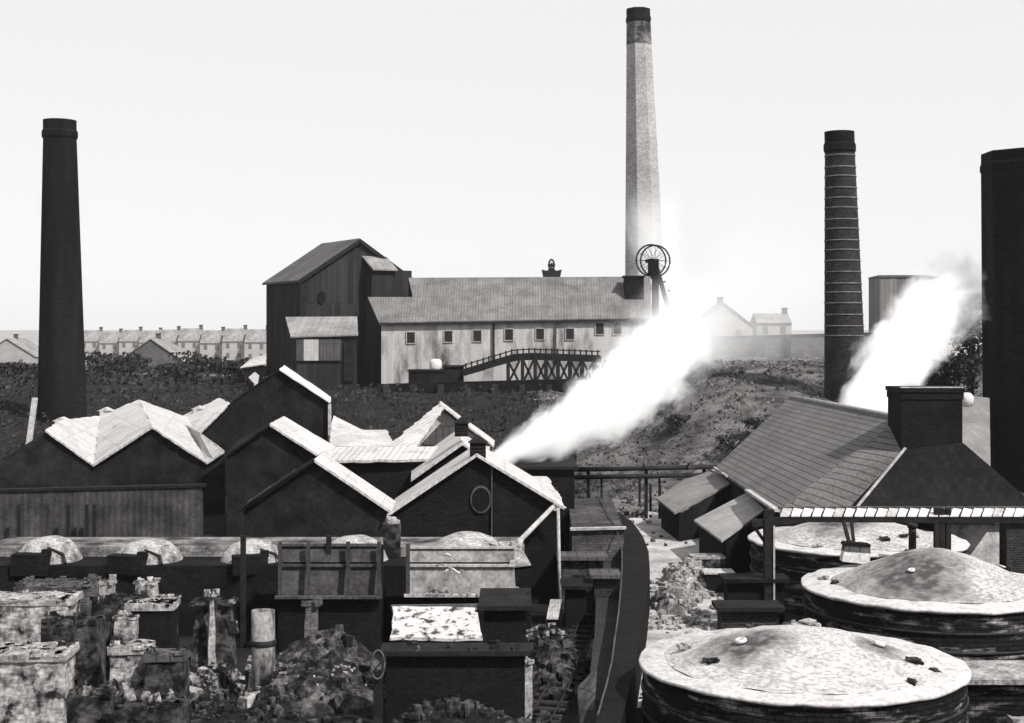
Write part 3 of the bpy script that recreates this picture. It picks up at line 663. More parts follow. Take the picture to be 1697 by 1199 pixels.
# stepped lights on left slope
for i, (px, py) in enumerate(((700, 812), (735, 789), (762, 770))):
    pass
t = thing('front_gable_shed', 'front left black gable with one white roof slope, below the tall dark shed', 'shed', (P(522, 0, YF).x, YF, 0))
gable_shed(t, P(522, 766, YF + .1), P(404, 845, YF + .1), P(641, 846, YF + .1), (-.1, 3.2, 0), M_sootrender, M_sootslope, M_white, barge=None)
mb = MB(); mb.bar(P(490, 778, YF - .4), P(410, 832, YF - .4), .05); mb.build('verge_wire', M_grime, t)
t = thing('rear_gable_shed', 'white-roofed shed between the two cupolas, behind the front right gable', 'shed', (P(760, 0, 76).x, 76, 0))
gable_shed(t, P(766, 738, 76), P(690, 792, 76), P(862, 800, 76), (-.6, 9, 0), M_soot, M_white, M_white)
t = thing('side_lean_to', 'low shed with a white wedge of roof right of the front right gable', 'shed', (P(900, 0, 74).x, 74, 0))
roofq([(866, 806, 70.5), (918, 830, 69), (931, 830, 69.5), (906, 794, 75), (864, 793, 75)], 'roof', M_white)
mb = MB(); mb.extr([down(P(866, 808, 73)), down(P(925, 815, 73)), P(925, 815, 73), P(866, 808, 73)], (0, 2, 0)); mb.build('wall', M_soot, t)
# valley post with stub stack
t = thing('valley_stack', 'stubby weathered brick pier standing in the valley between the two front gables', 'chimney', (P(650, 0, 62).x, 62, 0))
mb = MB(); mb.rough(Vector((P(650, 0, 62).x, 62, 0)), (.75, .75, P(650, 868, 62).z), .1, .05, 6, 3); mb.build('shaft', M_patch2, t)
mb = MB(); mb.rough(P(650, 870, 62) + Vector((0, 0, -.05)), (.5, .5, .35), .3, .06, 4, 5); mb.build('pot', M_rubl, t)
# downpipe & brace at right of gable
t = thing('drain_brace', 'pale slanting spout running down from the front gable eave to the kiln battery', 'pipe', P(860, 898, 62))
mb = MB(); mb.tube([P(922, 838, 66.3), P(915, 842, 66), P(862, 896, 60)], .11, 10); mb.build('pipe', M_lgrey, t)
mb = MB(); mb.tube([P(862, 895, 60), P(861, 908, 59.7)], [.14, .1], 10); mb.build('spout', M_lgrey, t)
t = thing('tall_post', 'thin pale upright pole right of the front gable', 'pole', (P(928, 0, 64).x, 64, 0))
mb = MB(); mb.tube([Vector((P(928, 0, 64).x, 64, 0)), P(925, 842, 64)], [.09, .07], 8); mb.build('pole', M_lgrey, t)
mb = MB(); mb.bar(P(918, 846, 64), P(933, 840, 64), .07); mb.build('crossarm', M_lgrey, t)
mb = MB(); mb.bar(P(921, 832, 66), P(938, 842, 66), .16, .05); mb.build('eave_board', M_whitep, t)

# ---- dark block right of the steam and little tower
lowbox('engine_shed', 'low black flat-roofed shed under the steam jet', 824, 890, 746, 84, 7, M_soot, M_dk)
t = lowbox('pump_house', 'narrow grey pump house between the steam jet and the pipe bridge', 892, 936, 730, 90, 5, M_grime, M_dk)
mb = MB(); q = P(902, 742, 89.8); mb.box((q.x, 89.85, q.z - .6), (.3, .2, 3)); mb.build('buttress', M_dk, t)
mb = MB(); mb.bar(P(920, 728, 89.5), P(936, 754, 89.3), .35, .1); mb.build('verge', M_whitep, t)
lowbox('engine_shed', 'long black flat-roofed shed beyond the front gable, right of the white wedge roof', 838, 952, 778, 80, 6, M_soot, M_dk)
for px, lb in ((942, 'dark pump standard beside the grey pump house'),):
    t = thing('pump_standard', lb, 'machine', P(942, 770, 88)); q = P(942, 768, 88)
    mb = MB(); mb.box(q + Vector((0, 0, .2)), (1.0, .8, 1.4)); mb.build('body', M_iron, t)
    mb = MB(); mb.tube([q + Vector((0, 0, .8)), q + Vector((0, 0, 1.5)), q + Vector((.5, 0, 1.7))], .12, 8); mb.build('pipe', M_iron, t)
    mb = MB(); mb.tube([q + Vector((-.5, 0, 1.1)), q + Vector((.4, 0, 1.35))], .1, 8); mb.build('lever', M_iron, t)

# ---- pipe bridge
t = thing('pipe_bridge', 'dark twin-pipe bridge on trestles crossing in front of the spoil bank', 'pipe bridge', (P(1060, 0, 96).x, 96, 0))
for py in (777, 790):
    mb = MB(); mb.tube([P(935, py + 2, 96), P(1190, py - 3, 96)], .16, 10); mb.build('pipe', M_iron, t)
for px in range(975, 1190, 96):
    mb = MB(); q = P(px, 776, 96.2); mb.box((q.x, 96.3, (q.z) / 2), (.22, .22, q.z)); mb.box((q.x + .9, 96.3, q.z / 2 - .2), (.14, .14, q.z - .4)); mb.build('trestle', M_dk, t)
for k, (px, y0, y1) in enumerate(((1078, 800, 850), (1094, 806, 852), (1060, 798, 838))):
    q = PZ(px, y1, 0); mb = MB(); mb.box((q.x, q.y, 1.0), (.16, .16, 2.0)); one('fence_post', mb, M_dk, 'dark timber post at the head of the curved wall, under the pipe bridge', 'post', group='timber posts below the pipe bridge')

# ================================================================ SMALL DOMED KILNS (left row)
YD = 61
t = thing('kiln_battery', 'long low sooty brick battery carrying the row of small domed kilns', 'kiln range', (P(420, 0, YD).x, YD, 0))
zt = P(0, 938, 60).z
mb = MB(); a, b = P(-60, 938, 59.8), P(870, 938, 59.8); mb.extr([down(a), down(b), b, a], (0, 5.5, 0)); mb.build('wall', M_soot, t)
mb = MB(); mb.extr([Vector((a.x, 62.2, zt)), Vector((b.x, 62.2, zt)), Vector((b.x, 62.2, P(0, 907, 62.2).z)), Vector((a.x, 62.2, P(0, 907, 62.2).z))], (0, 3, 0)); mb.build('parapet', mat('battery_parapet', .26, .03, 'brick', 1.3, .8, (.4, .62), fine=.4), t)
ks = [(82, 52, 'at the far left, with a rusty streak', 50), (247, 50, 'second from the left', 44), (418, 46, 'third from the left, split by a dark post', 44), (588, 50, 'fourth from the left, above the dim panels', 52), (775, 62, 'nearest the slanting spout, above the bright panels', 58)]
d0 = None
for i, (px, hw, lb, h) in enumerate(ks):
    c = P(px, 934, 61.4); c.z = P(px, 930, 61.4).z
    lab = 'low pale domed kiln crown, %s' % lb
    if d0 is None:
        d0 = thing('small_kiln', lab, 'kiln', c, 0, 'small domed kilns along the battery')
        rr_ = hw * 61 / F * 1.08; hh = 41 * 61 / F
        mb = MB(); mb.lathe(c, [(rr_, -.2), (rr_ * .98, .05), (rr_ * .86, hh * .42), (rr_ * .62, hh * .78), (rr_ * .34, hh * .96), (.12, hh), (0, hh)], 28, wob=.09, seed=3); mb.build('dome', mat('limed_small_dome', .42, .1, 'brick', 1.2, 1.0, (.46, .66), fine=.35), d0)
        mb = MB(); mb.box(c + Vector((-.3, -rr_ * .98, .1)), (1.5, .7, .9)); ar = mb.build('fire_hole', M_soot, d0)
        mb = MB(); mb.box(c + Vector((.35, -rr_ * 1.0, .58)), (.35, .3, .3)); mb.build('damper', M_hole, ar)
        mb = MB(); mb.tube([c + Vector((.2, -.9, .7)), c + Vector((.9, -1.0, .45)), c + Vector((1.1, -1.3, .1))], .07, 8); mb.build('strap', M_iron, d0)
    else: copy_thing(d0, c, rz=R((-1) ** i * 9 * i), label=lab, scale=(hw / 48, hw / 48, h / 50))
for px, lb in ((403, 'dark pole in front of the third small kiln dome'), (545, 'dark pole between the third and fourth small kiln domes')):
    mb = MB(); q = P(px, 985, 57.8); mb.box((q.x, 57.8, P(px, 888, 57.8).z / 2), (.2, .2, P(px, 888, 57.8).z)); one('kiln_post', mb, M_dk, lb, 'post')

# iron-clad front right of the battery
def clad(label, x0, x1, rows, Y_, m_, braces):
    a = P(x0, rows[0][0], Y_); b = P(x1, rows[0][0], Y_)
    t = thing('kiln_casing', label, 'kiln casing', ((a.x + b.x) / 2, Y_, 0))
    for i, (y0, y1, m2) in enumerate(rows):
        yy = Y_ - i * .5
        p0, p1, p2, p3 = P(x0, y0, yy + .35), P(x1, y0, yy + .35), P(x1 + (3 if i else 0), y1, yy - .1), P(x0, y1, yy - .1)
        mb = MB(); mb.extr([p3, p2, p1, p0], (0, .12, 0)); mb.build('front_panel', m2, t)
        mb = MB(); mb.bar(p0 + Vector((-.05, -.1, .03)), p1 + Vector((.05, -.1, .03)), .16, .1); mb.build('flange', M_lgrey if m_ else M_grime, t)
    mb = MB(); q0, q1 = P(x0, rows[-1][1], Y_ - 1), P(x1, rows[-1][1], Y_ - 1)
    mb.extr([down(q0), down(q1), q1 + Vector((0, 0, -.03)), q0 + Vector((0, 0, -.03))], (0, 2.4, 0)); mb.build('base', M_soot, t)
    mb = MB(); mb.extr([Vector((q0.x, Y_ - .2, q0.z)), Vector((q1.x, Y_ - .2, q0.z)), Vector((q1.x, Y_ + .4, P(x0, rows[0][0] + 3, Y_).z)), Vector((q0.x, Y_ + .4, P(x0, rows[0][0] + 3, Y_).z))], (0, .3, 0)); mb.build('core', M_soot, t)
    for px in braces:
        mb = MB(); u, d = P(px, rows[0][0] - 5, Y_ - .1), P(px, rows[-1][1] + 3, Y_ - 1.2); mb.bar(u, d, .16, .16); mb.build('brace', M_iron, t)
    mb = MB(); mb.bar(q0 + Vector((-.1, -.25, 0)), q1 + Vector((.1, -.25, 0)), .3, .1); mb.build('sill', M_lgrey if m_ else M_grime, t)
    return t
gp = mat('dim_clad_panel', .03, .065, None, 1, 1.2, (.4, .7), fine=.35)
gb = mat('bright_clad_panel', .07, .24, None, 1, .9, (.38, .62), fine=.3)
clad('dim grey iron-clad kiln casing with dark uprights, left of the stubby pier', 462, 630, ((904, 932, gp), (938, 988, gp)), 57.6, False, (464, 511, 577, 628))
clad('brighter iron-clad kiln casing with a curled bracket, right of the stubby pier', 675, 852, ((908, 932, gb), (938, 985, gb)), 57.6, True, (676,))
mb = MB(); c = P(735, 952, 56.4); mb.tube([c, c + Vector((.12, 0, .16)), c + Vector((.4, 0, .2)), c + Vector((.6, 0, .05)), c + Vector((.8, 0, .1))], .04, 6); one('curled_bracket', mb, M_whitep, 'pale curled iron bracket on the brighter kiln casing', 'bracket')
mb = MB(); c = P(735, 922, 57); mb.tube([c, c + Vector((.12, 0, .1)), c + Vector((.3, 0, .02))], .035, 6); one('curled_bracket', mb, M_whitep, 'small pale hook above the curled bracket on the kiln casing', 'bracket')
t = thing('loading_slab', 'pale tilted slab at the right end of the kiln casing, under the slanting spout', 'slab', P(865, 930, 58.5))
mb = MB(); mb.extr([P(826, 898, 60.2), P(858, 896, 60.2), P(880, 936, 58.3), P(842, 940, 58.3)], (0, 0, -.15)); mb.build('slab', M_rubl, t)
mb = MB(); mb.extr([P(842, 942, 58.3), P(880, 938, 58.3), down(P(880, 938, 58.3)), down(P(842, 942, 58.3))], (0, 1.6, 0)); mb.build('pier', M_soot, t)

# small hut with bright mottled roof
t = thing('mottled_roof_hut', 'low hut in the dark yard with a bright speckled sheet roof', 'hut', (P(725, 0, 50).x, 50, 0))
mr1 = mat('speckled_sheet', .42, .03, None, 1, 3.4, (.5, .6), fine=.15)
roofq([(646, 1062, 48.6), (800, 1062, 48.6), (792, 1012, 50.6), (650, 1010, 50.6)], 'roof', mr1, .1)
mb = MB(); a, b = P(650, 1066, 48.8), P(796, 1066, 48.8); mb.extr([down(a), down(b), b, a], (0, 1.8, 0)); mb.build('wall', M_sootb, t)
mb = MB(); mb.bar(P(648, 1008, 50.7), P(796, 1006, 50.7), .2, .2); mb.build('ridge', M_grime, t)
mb = MB(); mb.bar(P(670, 1011, 50.5), P(668, 1063, 48.55), .1, .1); mb.build('batten', M_grime, t)
mb = MB(); mb.box(P(722, 1100, 48.7) + Vector((0, 0, 0)), (.9, .15, 1.1)); mb.build('door', M_dk, t)
lowbox('dark_bunker', 'black flat-topped bunker right of the bright speckled roof', 802, 872, 1010, 50.5, 3, M_soot, M_dk)
lowbox('coal_bunker', 'long black wall below the bright speckled roof', 640, 870, 1085, 46.5, .8, M_soot, M_dk)

# ================================================================ RUINS, bottom left
def ruin(label, x0, x1, yt, Y_, dp, m_, seed, rz=.05, amp=.05, cap=None, taper=.02, n=8, name='brick_pier', cat='ruin'):
    zt = P(0, yt, Y_).z; x = P((x0 + x1) / 2, 0, Y_).x; w_ = (x1 - x0) * Y_ / F
    t = thing(name, label, cat, (x, Y_, 0))
    mb = MB(); mb.rough(Vector((x, Y_ + dp / 2, 0)), (w_, dp, zt - (.02 if cap else .12)), rz, amp * .45, n, seed, taper); mb.build('brickwork', m_, t)
    r_ = random.Random(seed + 50); mb = MB()
    for k in range(int(14 + w_ * dp * 26)):     # loosened top courses, one brick at a time
        u, v = r_.uniform(-.5, .5), r_.uniform(-.5, .5)
        if r_.random() < .5: u = math.copysign(.44, u)
        hh = max(0, noise.noise(Vector((u * 3, v * 3, seed)))) * (.5 if not cap else .1); xx, yy = u * w_ * .96, v * dp * .96
        for q_ in range(1 + int(hh / .085)): mb.box((x + xx + r_.uniform(-.02, .02), Y_ + dp / 2 + yy, zt - (-.06 if cap else .12) + .04 + q_ * .085), (.23, .115, .08), rz + r_.choice((0, 0, 1.57, .3)) + r_.uniform(-.06, .06))
    mb.build('broken_course', m_, t)
    if cap:
        mb = MB(); mb.rough(Vector((x, Y_ + dp / 2, zt - .1)), (w_ * 1.06, dp * 1.06, .22), rz, amp * .8, 6, seed + 9); mb.build('capping', cap, t)
    return t
ruin('large limewashed brick pier in the bottom left corner', -20, 102, 1092, 43.5, 1.6, M_patch, 1, .05, .05, M_rubl)
ruin('wide limewashed wall top behind the corner pier at the left edge', -40, 112, 1000, 50, 1.6, M_patch, 2, .03, .06, M_rubl)
ruin('black brick pier right of the wide limewashed wall', 66, 160, 1030, 47, 1.2, M_patch2, 3)
ruin('slim white brick stub standing on the ruins, first of the upright stubs', 164, 186, 964, 53, .5, M_rubl, 4, .05, .03)
ruin('pale brick stub with a broken top, beside the slim white stub', 222, 257, 964, 53.5, .6, M_patch, 5, .1, .07)
ruin('short thick white slab resting on the black brick box', 256, 290, 990, 52, .8, M_rubl, 6, .2, .05)
ruin('black square brick box with a pale rim, in the middle of the ruins', 208, 284, 1008, 51, 1.3, M_soot, 7, .03, .05, M_rubl)
ruin('narrow limewashed column left of the black brick box', 188, 222, 1022, 48.5, .7, M_patch, 8, .05, .05)
ruin('broad pale block in front of the narrow limewashed column', 178, 246, 1080, 46, 1.0, M_patch, 9, .15, .06, M_rubl)
ruin('black block with one pale worn corner, right of the broad pale block', 238, 304, 1092, 45.5, 1.0, M_patch2, 10, .05, .05, M_grime)
ruin('ragged brick mass behind the wide limewashed wall, under the left dome', 20, 150, 968, 54.5, 1.5, mat('ragged_ruin', .12, .03, 'brick', 1.2, 1.2, (.45, .65), fine=.4, bump=1), 11, .05, .12)
ruin('ragged pale brick mass behind the stubs', 150, 235, 992, 52.3, 1.2, M_patch2, 12, .1, .12)
ruin('low crumbling wall at the very bottom, right of the corner pier', 108, 180, 1150, 44, 1.0, M_patch2, 13, .1, .1)
ruin('low broken wall foot at the bottom, under the black block', 190, 300, 1165, 43, .9, M_patch2, 14, -.1, .1)
ruin('pointed white stone standing in the dark yard right of the ruins', 342, 356, 984, 54, .3, M_rubl, 15, .4, .06, taper=.5)
ruin('knobbly dark brick heap right of the ruins', 312, 385, 1000, 54.5, 1.4, M_patch2, 16, .1, .16, taper=.3, name='brick_heap')
# upright broken pipe
t = thing('broken_cylinder', 'upright rusted iron cylinder with a pale split side, in the dark yard', 'boiler shell', (P(436, 0, 50).x, 50, 0))
mb = MB(); zt = P(0, 1012, 50).z; mb.lathe(Vector((P(436, 0, 50).x, 50, 0)), [(.42, 0), (.42, zt * .5), (.40, zt), (.36, zt), (.36, 0)], 24, wob=.08, seed=4); mb.build('shell', mat('peeling_cylinder', .2, .012, None, 1, 1.2, (.45, .6), streak=.3), t)
mb = MB(); mb.lathe(Vector((P(436, 0, 50).x, 50, 0)), [(.44, zt * .6), (.47, zt * .61), (.47, zt * .66), (.44, zt * .67)], 24); mb.build('hoop', M_iron, t)
# leaning ring
t = thing('iron_hoop', 'pale-edged iron hoop leaning on the rubble below the speckled roof', 'hoop', (P(628, 0, 46).x, 46, .4))
c = P(626, 1102, 46); mb = MB(); mb.tube([c + Vector((.22 * math.cos(a_), .1 * math.sin(a_), .44 * math.sin(a_))) for a_ in [2 * math.pi * i / 28 for i in range(28)]], .035, 8, True); mb.build('rim', M_grime, t)
mb = MB(); mb.tube([c + Vector((-.2, 0, -.3)), c + Vector((.22, 0, .25))], .025, 6); mb.build('bar', M_iron, t)
mb = MB(); mb.box((c.x, c.y + .15, c.z / 2 - .2), (.3, .2, c.z - .1)); mb.build('support', M_dk, t)

# debris mounds
def mound(name, label, cx_, cy_, zt_, rx_, ry_, m_, seed, cat='rubble heap', z0=0, n=34):
    mb = MB(); q = []
    for j in range(n + 1):
        row = []
        for i in range(n + 1):
            u, v = i / n * 2 - 1, j / n * 2 - 1; d = math.hypot(u, v)
            h = max(0, 1 - d * d); x, y = cx_ + u * rx_, cy_ + v * ry_
            nn = noise.fractal(Vector((x * 1.1, y * 1.1, seed)), .8, 2.1, 4)
            n3 = abs(noise.noise(Vector((x * 3.5, y * 3.5, seed + 5))))
            row.append(Vector((x, y, z0 - .15 + h ** .9 * zt_ * (.9 + .14 * nn) + min(1, h * 5) * n3 * .22)))
        q.append(row)
    for j in range(n):
        for i in range(n): mb.poly([q[j][i], q[j][i + 1], q[j + 1][i + 1], q[j + 1][i]])
    return one(name, mb, m_, label, cat, loc=Vector((cx_, cy_, z0)))
def MP(px, py_top, Y_, hw, ry_, m_, seed, label, name='rubble_heap'):
    return mound(name, label, P(px, 0, Y_).x, Y_, P(0, py_top, Y_).z, hw * Y_ / F * 1.2, ry_ * 1.2, m_, seed)
M_heap = mat('grimy_heap', .015, .14, None, 1, 1.6, (.48, .7), fine=.5, bump=1)
MP(540, 1040, 54, 80, 2.4, M_heap, 1, 'grey rubble heap with a spike on it, centre left of the yard')
ruin('ragged brick spike rising from the grey rubble heap', 502, 528, 1000, 54, .5, mat('grey_spike', .16, .05, 'brick', 1.2, 1.2), 21, .1, .07, taper=.3)
MP(520, 1090, 50.5, 110, 2.4, M_rubble, 2, 'low dark rubble heap sprinkled with pale bricks in the bottom of the yard')
MP(905, 1040, 55, 50, 3.0, M_rubble, 3, 'dark rubble heap right of the black bunker')
MP(760, 1165, 44, 130, 2.0, mat('near_black_heap', .01, .03, None, 1, 1.6, (.5, .75), fine=.5, bump=1), 4, 'near-black heap at the bottom of the yard, left of the curved wall')
MP(1140, 925, 71, 40, 3.0, M_rubl, 5, 'pale heap of broken bricks on the ash yard beside the curved wall')
MP(1112, 962, 66, 32, 2.0, mat('half_pale_heap', .2, .05, None, 1, 1.8, (.42, .62), fine=.5, bump=1), 6, 'flatter speckled heap at the near foot of the pale brick heap')
# loose stuff: bricks
def scatter(name, label, spots, m_, size=.1, n=60, seed=0):
    r_ = random.Random(seed); mb = MB(); bpy.context.view_layer.update(); dg = bpy.context.evaluated_depsgraph_get()
    for (px, py, Y_, sx, sy) in spots:
        c = P(px, py, Y_)
        for k in range(n):
            p = c + Vector((r_.gauss(0, sx), r_.gauss(0, sy), 0)); hit = SC.ray_cast(dg, Vector((p.x, p.y, c.z + 1.6)), Vector((0, 0, -1)))
            if not hit[0] or hit[1].z < -.3: continue
            p = hit[1] - Vector((0, 0, .02))
            s_ = size * (.6 + r_.random() * 1.3); mb.rough(p, (s_ * 2, s_, s_), r_.random() * 3, s_ * .2, 1, k)
    o = one(name, mb, m_, label, 'rubble', kind='stuff'); return o
scatter('loose_bricks', 'loose pale bricks scattered on the dark heaps of the yard', [(480, 1080, 50, .7, .6), (560, 1080, 50, .9, .6), (450, 1080, 49.5, .7, .5), (590, 1080, 50, .5, .5)], M_rubl, .05, 15, 3)
scatter('broken_brick_litter', 'broken brick litter round the pale heap on the ash yard', [(1140, 930, 71, .8, 1.2), (1105, 925, 68, 1.2, 1.5), (1150, 960, 64, 1.5, 1.2), (1180, 905, 70, .8, 1.5), (1120, 975, 62, 1.0, .8)], M_rubl, .1, 90, 5)
def chunks(name, label, spots, m_, seed, zc=4.2):
    r_ = random.Random(seed); mb = MB(); bpy.context.view_layer.update(); dg = bpy.context.evaluated_depsgraph_get()
    for (px, py, Y_, sx, sy, n, s0, s1) in spots:
        c = P(px, py, Y_)
        for k in range(n):
            x, y = r_.gauss(c.x, sx), r_.gauss(c.y, sy); hit = SC.ray_cast(dg, Vector((x, y, zc)), Vector((0, 0, -1)))
            if not hit[0] or hit[4].name.split('.')[0] in ('shell', 'hoop', 'front_panel', 'roof', 'sill', 'flange', 'core', 'kiln_post', 'rim', 'shaft', 'cap', 'iron_hoop', 'coping', 'parapet', 'sooty_head'): continue
            q = r_.uniform(s0, s1)
            q = min(q, .2) if zc < 5 and hit[1].z > 1.8 else q; mb.rough(hit[1] - Vector((0, 0, q * .25)), (q * r_.uniform(.7, 1.5), q * r_.uniform(.6, 1.2), q * r_.uniform(.5, 1.2)), r_.random() * 3, q * .16, 2, k + seed, .2)
    return one(name, mb, m_, label, 'rubble', kind='stuff')
chunks('masonry_rubble', 'broken black and white masonry lumps filling the ruins at the bottom left', [(120, 1100, 47, 1.6, 1.6, 40, .2, .65), (260, 1060, 50, 1.6, 2.0, 45, .2, .65), (350, 1040, 52, 1.2, 2.0, 40, .2, .7), (200, 1180, 44, 1.8, .8, 60, .15, .5)], mat('mixed_masonry', .3, .008, None, 1, 1.8, (.38, .52), fine=.5, bump=1), 61)
chunks('masonry_rubble', 'dark masonry lumps over the heaps and yard floor in the bottom middle', [(420, 1100, 48, 1.6, 2.2, 60, .12, .45), (530, 1080, 51, 1.6, 1.8, 70, .12, .45), (700, 1160, 44.5, 2.2, .8, 90, .1, .35), (910, 1060, 53, .9, 2.4, 110, .12, .4)], M_patch2, 62)
scatter('sooty_litter', 'dark broken bricks over the yard floor', [(330, 1100, 46, 1.2, 1.5), (700, 1120, 45.5, 2.2, 1.2), (905, 1050, 55, 1.0, 1.6), (950, 1050, 50, 1.3, 3), (640, 1150, 44, 2.5, 1.2), (380, 1060, 48.5, 1.2, 1.2)], M_rubble, .09, 70, 6)
scatter('casing_litter', 'dusty rubble and broken tiles at the right end of the kiln casing', [(880, 965, 57, .5, .7), (900, 985, 56, .4, .8), (885, 940, 57.6, .25, .4)], M_rubl, .09, 50, 8)
scatter('sill_litter', 'pale mortar spill along the sill of the brighter kiln casing', [(700, 984, 56.2, .5, .1), (760, 984, 56.2, .6, .1), (820, 982, 56.2, .5, .1)], M_rubl, .05, 35, 9)

# ================================================================ CURVED WALL AND SIDING
cv = [(1000, 838), (1030, 852), (1052, 870), (1066, 890), (1075, 915), (1077, 945), (1073, 980), (1067, 1020), (1060, 1060), (1053, 1100), (1044, 1140), (1030, 1190), (1018, 1240)]
ZT = 1.9
out_ = [PZ(a, b, ZT) for a, b in cv]; wth = [.7, .95, 1.25, 1.35, 1.35, 1.3, 1.15, 1.0, .9, .8, .75, .7, .7]
t = thing('curved_wall', 'black curved retaining wall sweeping down the middle of the yard', 'wall', (out_[5].x, out_[5].y, 0))
mb = MB(); inn = []
for i, p in enumerate(out_):
    d = (out_[min(i + 1, len(out_) - 1)] - out_[max(i - 1, 0)]); d.z = 0; d.normalize(); nrm = Vector((d.y, -d.x, 0))
    if nrm.x > 0: nrm = -nrm
    inn.append(p + nrm * wth[i])
for i in range(len(out_) - 1):
    a, b, c, d = out_[i], out_[i + 1], inn[i + 1], inn[i]
    mb.poly([a, b, c, d]); mb.poly([down(a), down(b), b, a]); mb.poly([d, c, down(c), down(d)])
mb.build('wall', M_soot, t)
mb = MB(); mb.tube([PZ(984, 800, 2.96), PZ(996, 828, 2.96), PZ(1010, 856, 2.96), PZ(1022, 878, 2.8)] + [p + Vector((.02, 0, .06)) for p in inn[4:-1]], .035, 6); mb.build('edge_rail', M_grime, t)
out2 = smooth3 = [Vector((p.x, p.y, 1.25)) for p in inn]; in2 = []
for i, p in enumerate(out2):
    d = (out2[min(i + 1, len(out2) - 1)] - out2[max(i - 1, 0)]); d.z = 0; d.normalize(); nrm = Vector((d.y, -d.x, 0))
    if nrm.x > 0: nrm = -nrm
    in2.append(p + nrm * wth[i] * .9)
mb = MB()
for i in range(len(out2) - 1):
    a, b, c, d = out2[i] - Vector((-.01, 0, 0)), out2[i + 1] - Vector((-.01, 0, 0)), in2[i + 1], in2[i]
    mb.poly([a, b, c, d]); mb.poly([d, c, down(c), down(d)])
mb.build('inner_step', M_dkbrick, t)
# siding track inside the curve
trk = [PZ(a, b, .15) for a, b in ((965, 800), (972, 840), (985, 900), (990, 950), (980, 1010), (960, 1070), (930, 1130), (890, 1200))]
def smooth(pts, n=6):
    o = []
    for i in range(len(pts) - 1):
        p0, p1, p2, p3 = pts[max(i - 1, 0)], pts[i], pts[i + 1], pts[min(i + 2, len(pts) - 1)]
        for k in range(n):
            s_ = k / n; o.append(.5 * ((2 * p1) + (p2 - p0) * s_ + (2 * p0 - 5 * p1 + 4 * p2 - p3) * s_ ** 2 + (-p0 + 3 * p1 - 3 * p2 + p3) * s_ ** 3))
    o.append(pts[-1]); return o
sm = smooth(trk, 7)
t = thing('siding_track', 'narrow curving tram track inside the curved wall', 'railway track', (sm[20].x, sm[20].y, 0))
nr = []
for i, p in enumerate(sm):
    d = sm[min(i + 1, len(sm) - 1)] - sm[max(i - 1, 0)]; d.z = 0; d.normalize(); nr.append(Vector((d.y, -d.x, 0)))
for s_ in (-.38, .38):
    mb = MB(); mb.tube([p + n_ * s_ + Vector((0, 0, .05)) for p, n_ in zip(sm, nr)], .04, 6); mb.build('rail', M_iron, t)
mb = MB()
for i in range(0, len(sm), 1):
    p, n_ = sm[i], nr[i]; mb.bar(p - n_ * .65 - Vector((0, 0, .06)), p + n_ * .65 - Vector((0, 0, .06)), .22, .1)
o = mb.build('sleepers', M_dkbrick, t); o['kind'] = 'stuff'

# platform area between the gable and the curve
t = thing('brick_platform', 'grey brick platform with a pale coping, between the front gable and the curved wall', 'platform', (P(985, 0, 72).x, 72, 0))
a, b = P(948, 879, 72), P(1034, 877, 72)
mb = MB(); mb.extr([down(a), down(b), b, a], (.3, 13, 0)); mb.build('wall', mat('platform_brick', .05, .14, 'brick', 1.6, .6, (.4, .65)), t)
mb = MB(); mb.bar(a + Vector((-.1, -.02, .06)), b + Vector((.1, -.02, .06)), .35, .12); mb.build('coping', M_lgrey, t)
mb = MB(); mb.extr([Vector((a.x, 72.4, a.z + .005)), Vector((b.x, 72.4, a.z + .005)), Vector((b.x + .3, 85, a.z + .005)), Vector((a.x + .3, 85, a.z + .005))], (0, 0, .06)); mb.build('deck', mat('platform_deck', .03, .09, 'block', 3, .5), t)
lowbox('stone_bench', 'low grey block wall below the pale-coped platform', 930, 1000, 928, 66, 1.2, M_patch2, M_grime)
lowbox('ash_bin', 'square ash bin with pale rim inside the curved wall', 985, 1022, 958, 62, 1.2, M_dkbrick, M_grime)
lowbox('ash_bin', 'dark square bin left of the pale-rimmed ash bin', 938, 972, 976, 61.5, 1.4, M_soot, M_sootslope)
t = thing('tilted_board', 'small pale ribbed board leaning by the foot of the tall pole', 'board', P(918, 1025, 55))
mb = MB(); mb.extr([P(905, 1027, 55), P(925, 1027, 55), P(931, 994, 55.6), P(912, 994, 55.6)], (0, .06, 0)); mb.build('board', mat('ribbed_board', .4, .15, 'board', .5, 1), t)
mb = MB(); mb.bar(P(929, 996, 55.7), Vector((P(932, 1027, 55).x, 56.4, 0)), .08); mb.bar(P(907, 1026, 55.1), Vector((P(907, 1026, 55.1).x, 55.1, 0)), .08); mb.build('prop', M_dk, t)
t = thing('tilted_board', 'dark slab leaning in the bottom of the yard left of the curved wall', 'board', P(975, 1140, 44))
mb = MB(); mb.extr([P(960, 1195, 43.5), P(985, 1180, 43.5), P(990, 1105, 45), P(957, 1140, 45)], (0, .08, 0)); mb.build('board', M_grime, t)
for (a_, b_, Y_, lb) in (((1025, 1045), (1010, 1070), 50, 'upper'), ((985, 1062), (975, 1092), 49, 'lower')):
    mb = MB(); mb.bar(PZ(a_[0], a_[1], .3), PZ(b_[0], b_[1], .2), .2, .12); one('loose_timber', mb, M_grime, 'loose grey timber lying inside the curved wall, %s of two' % lb, 'timber')
mb = MB(); mb.bar(PZ(870, 1046, .9), PZ(925, 1085, .6), .12); one('loose_timber', mb, M_grime, 'long grey timber sloping down the dark heap left of the curved wall', 'timber')
ruin('small pale brick stump in the yard at the foot of the dark heap', 862, 880, 1095, 47, .4, M_rubl, 31, .3, .05, n=4)

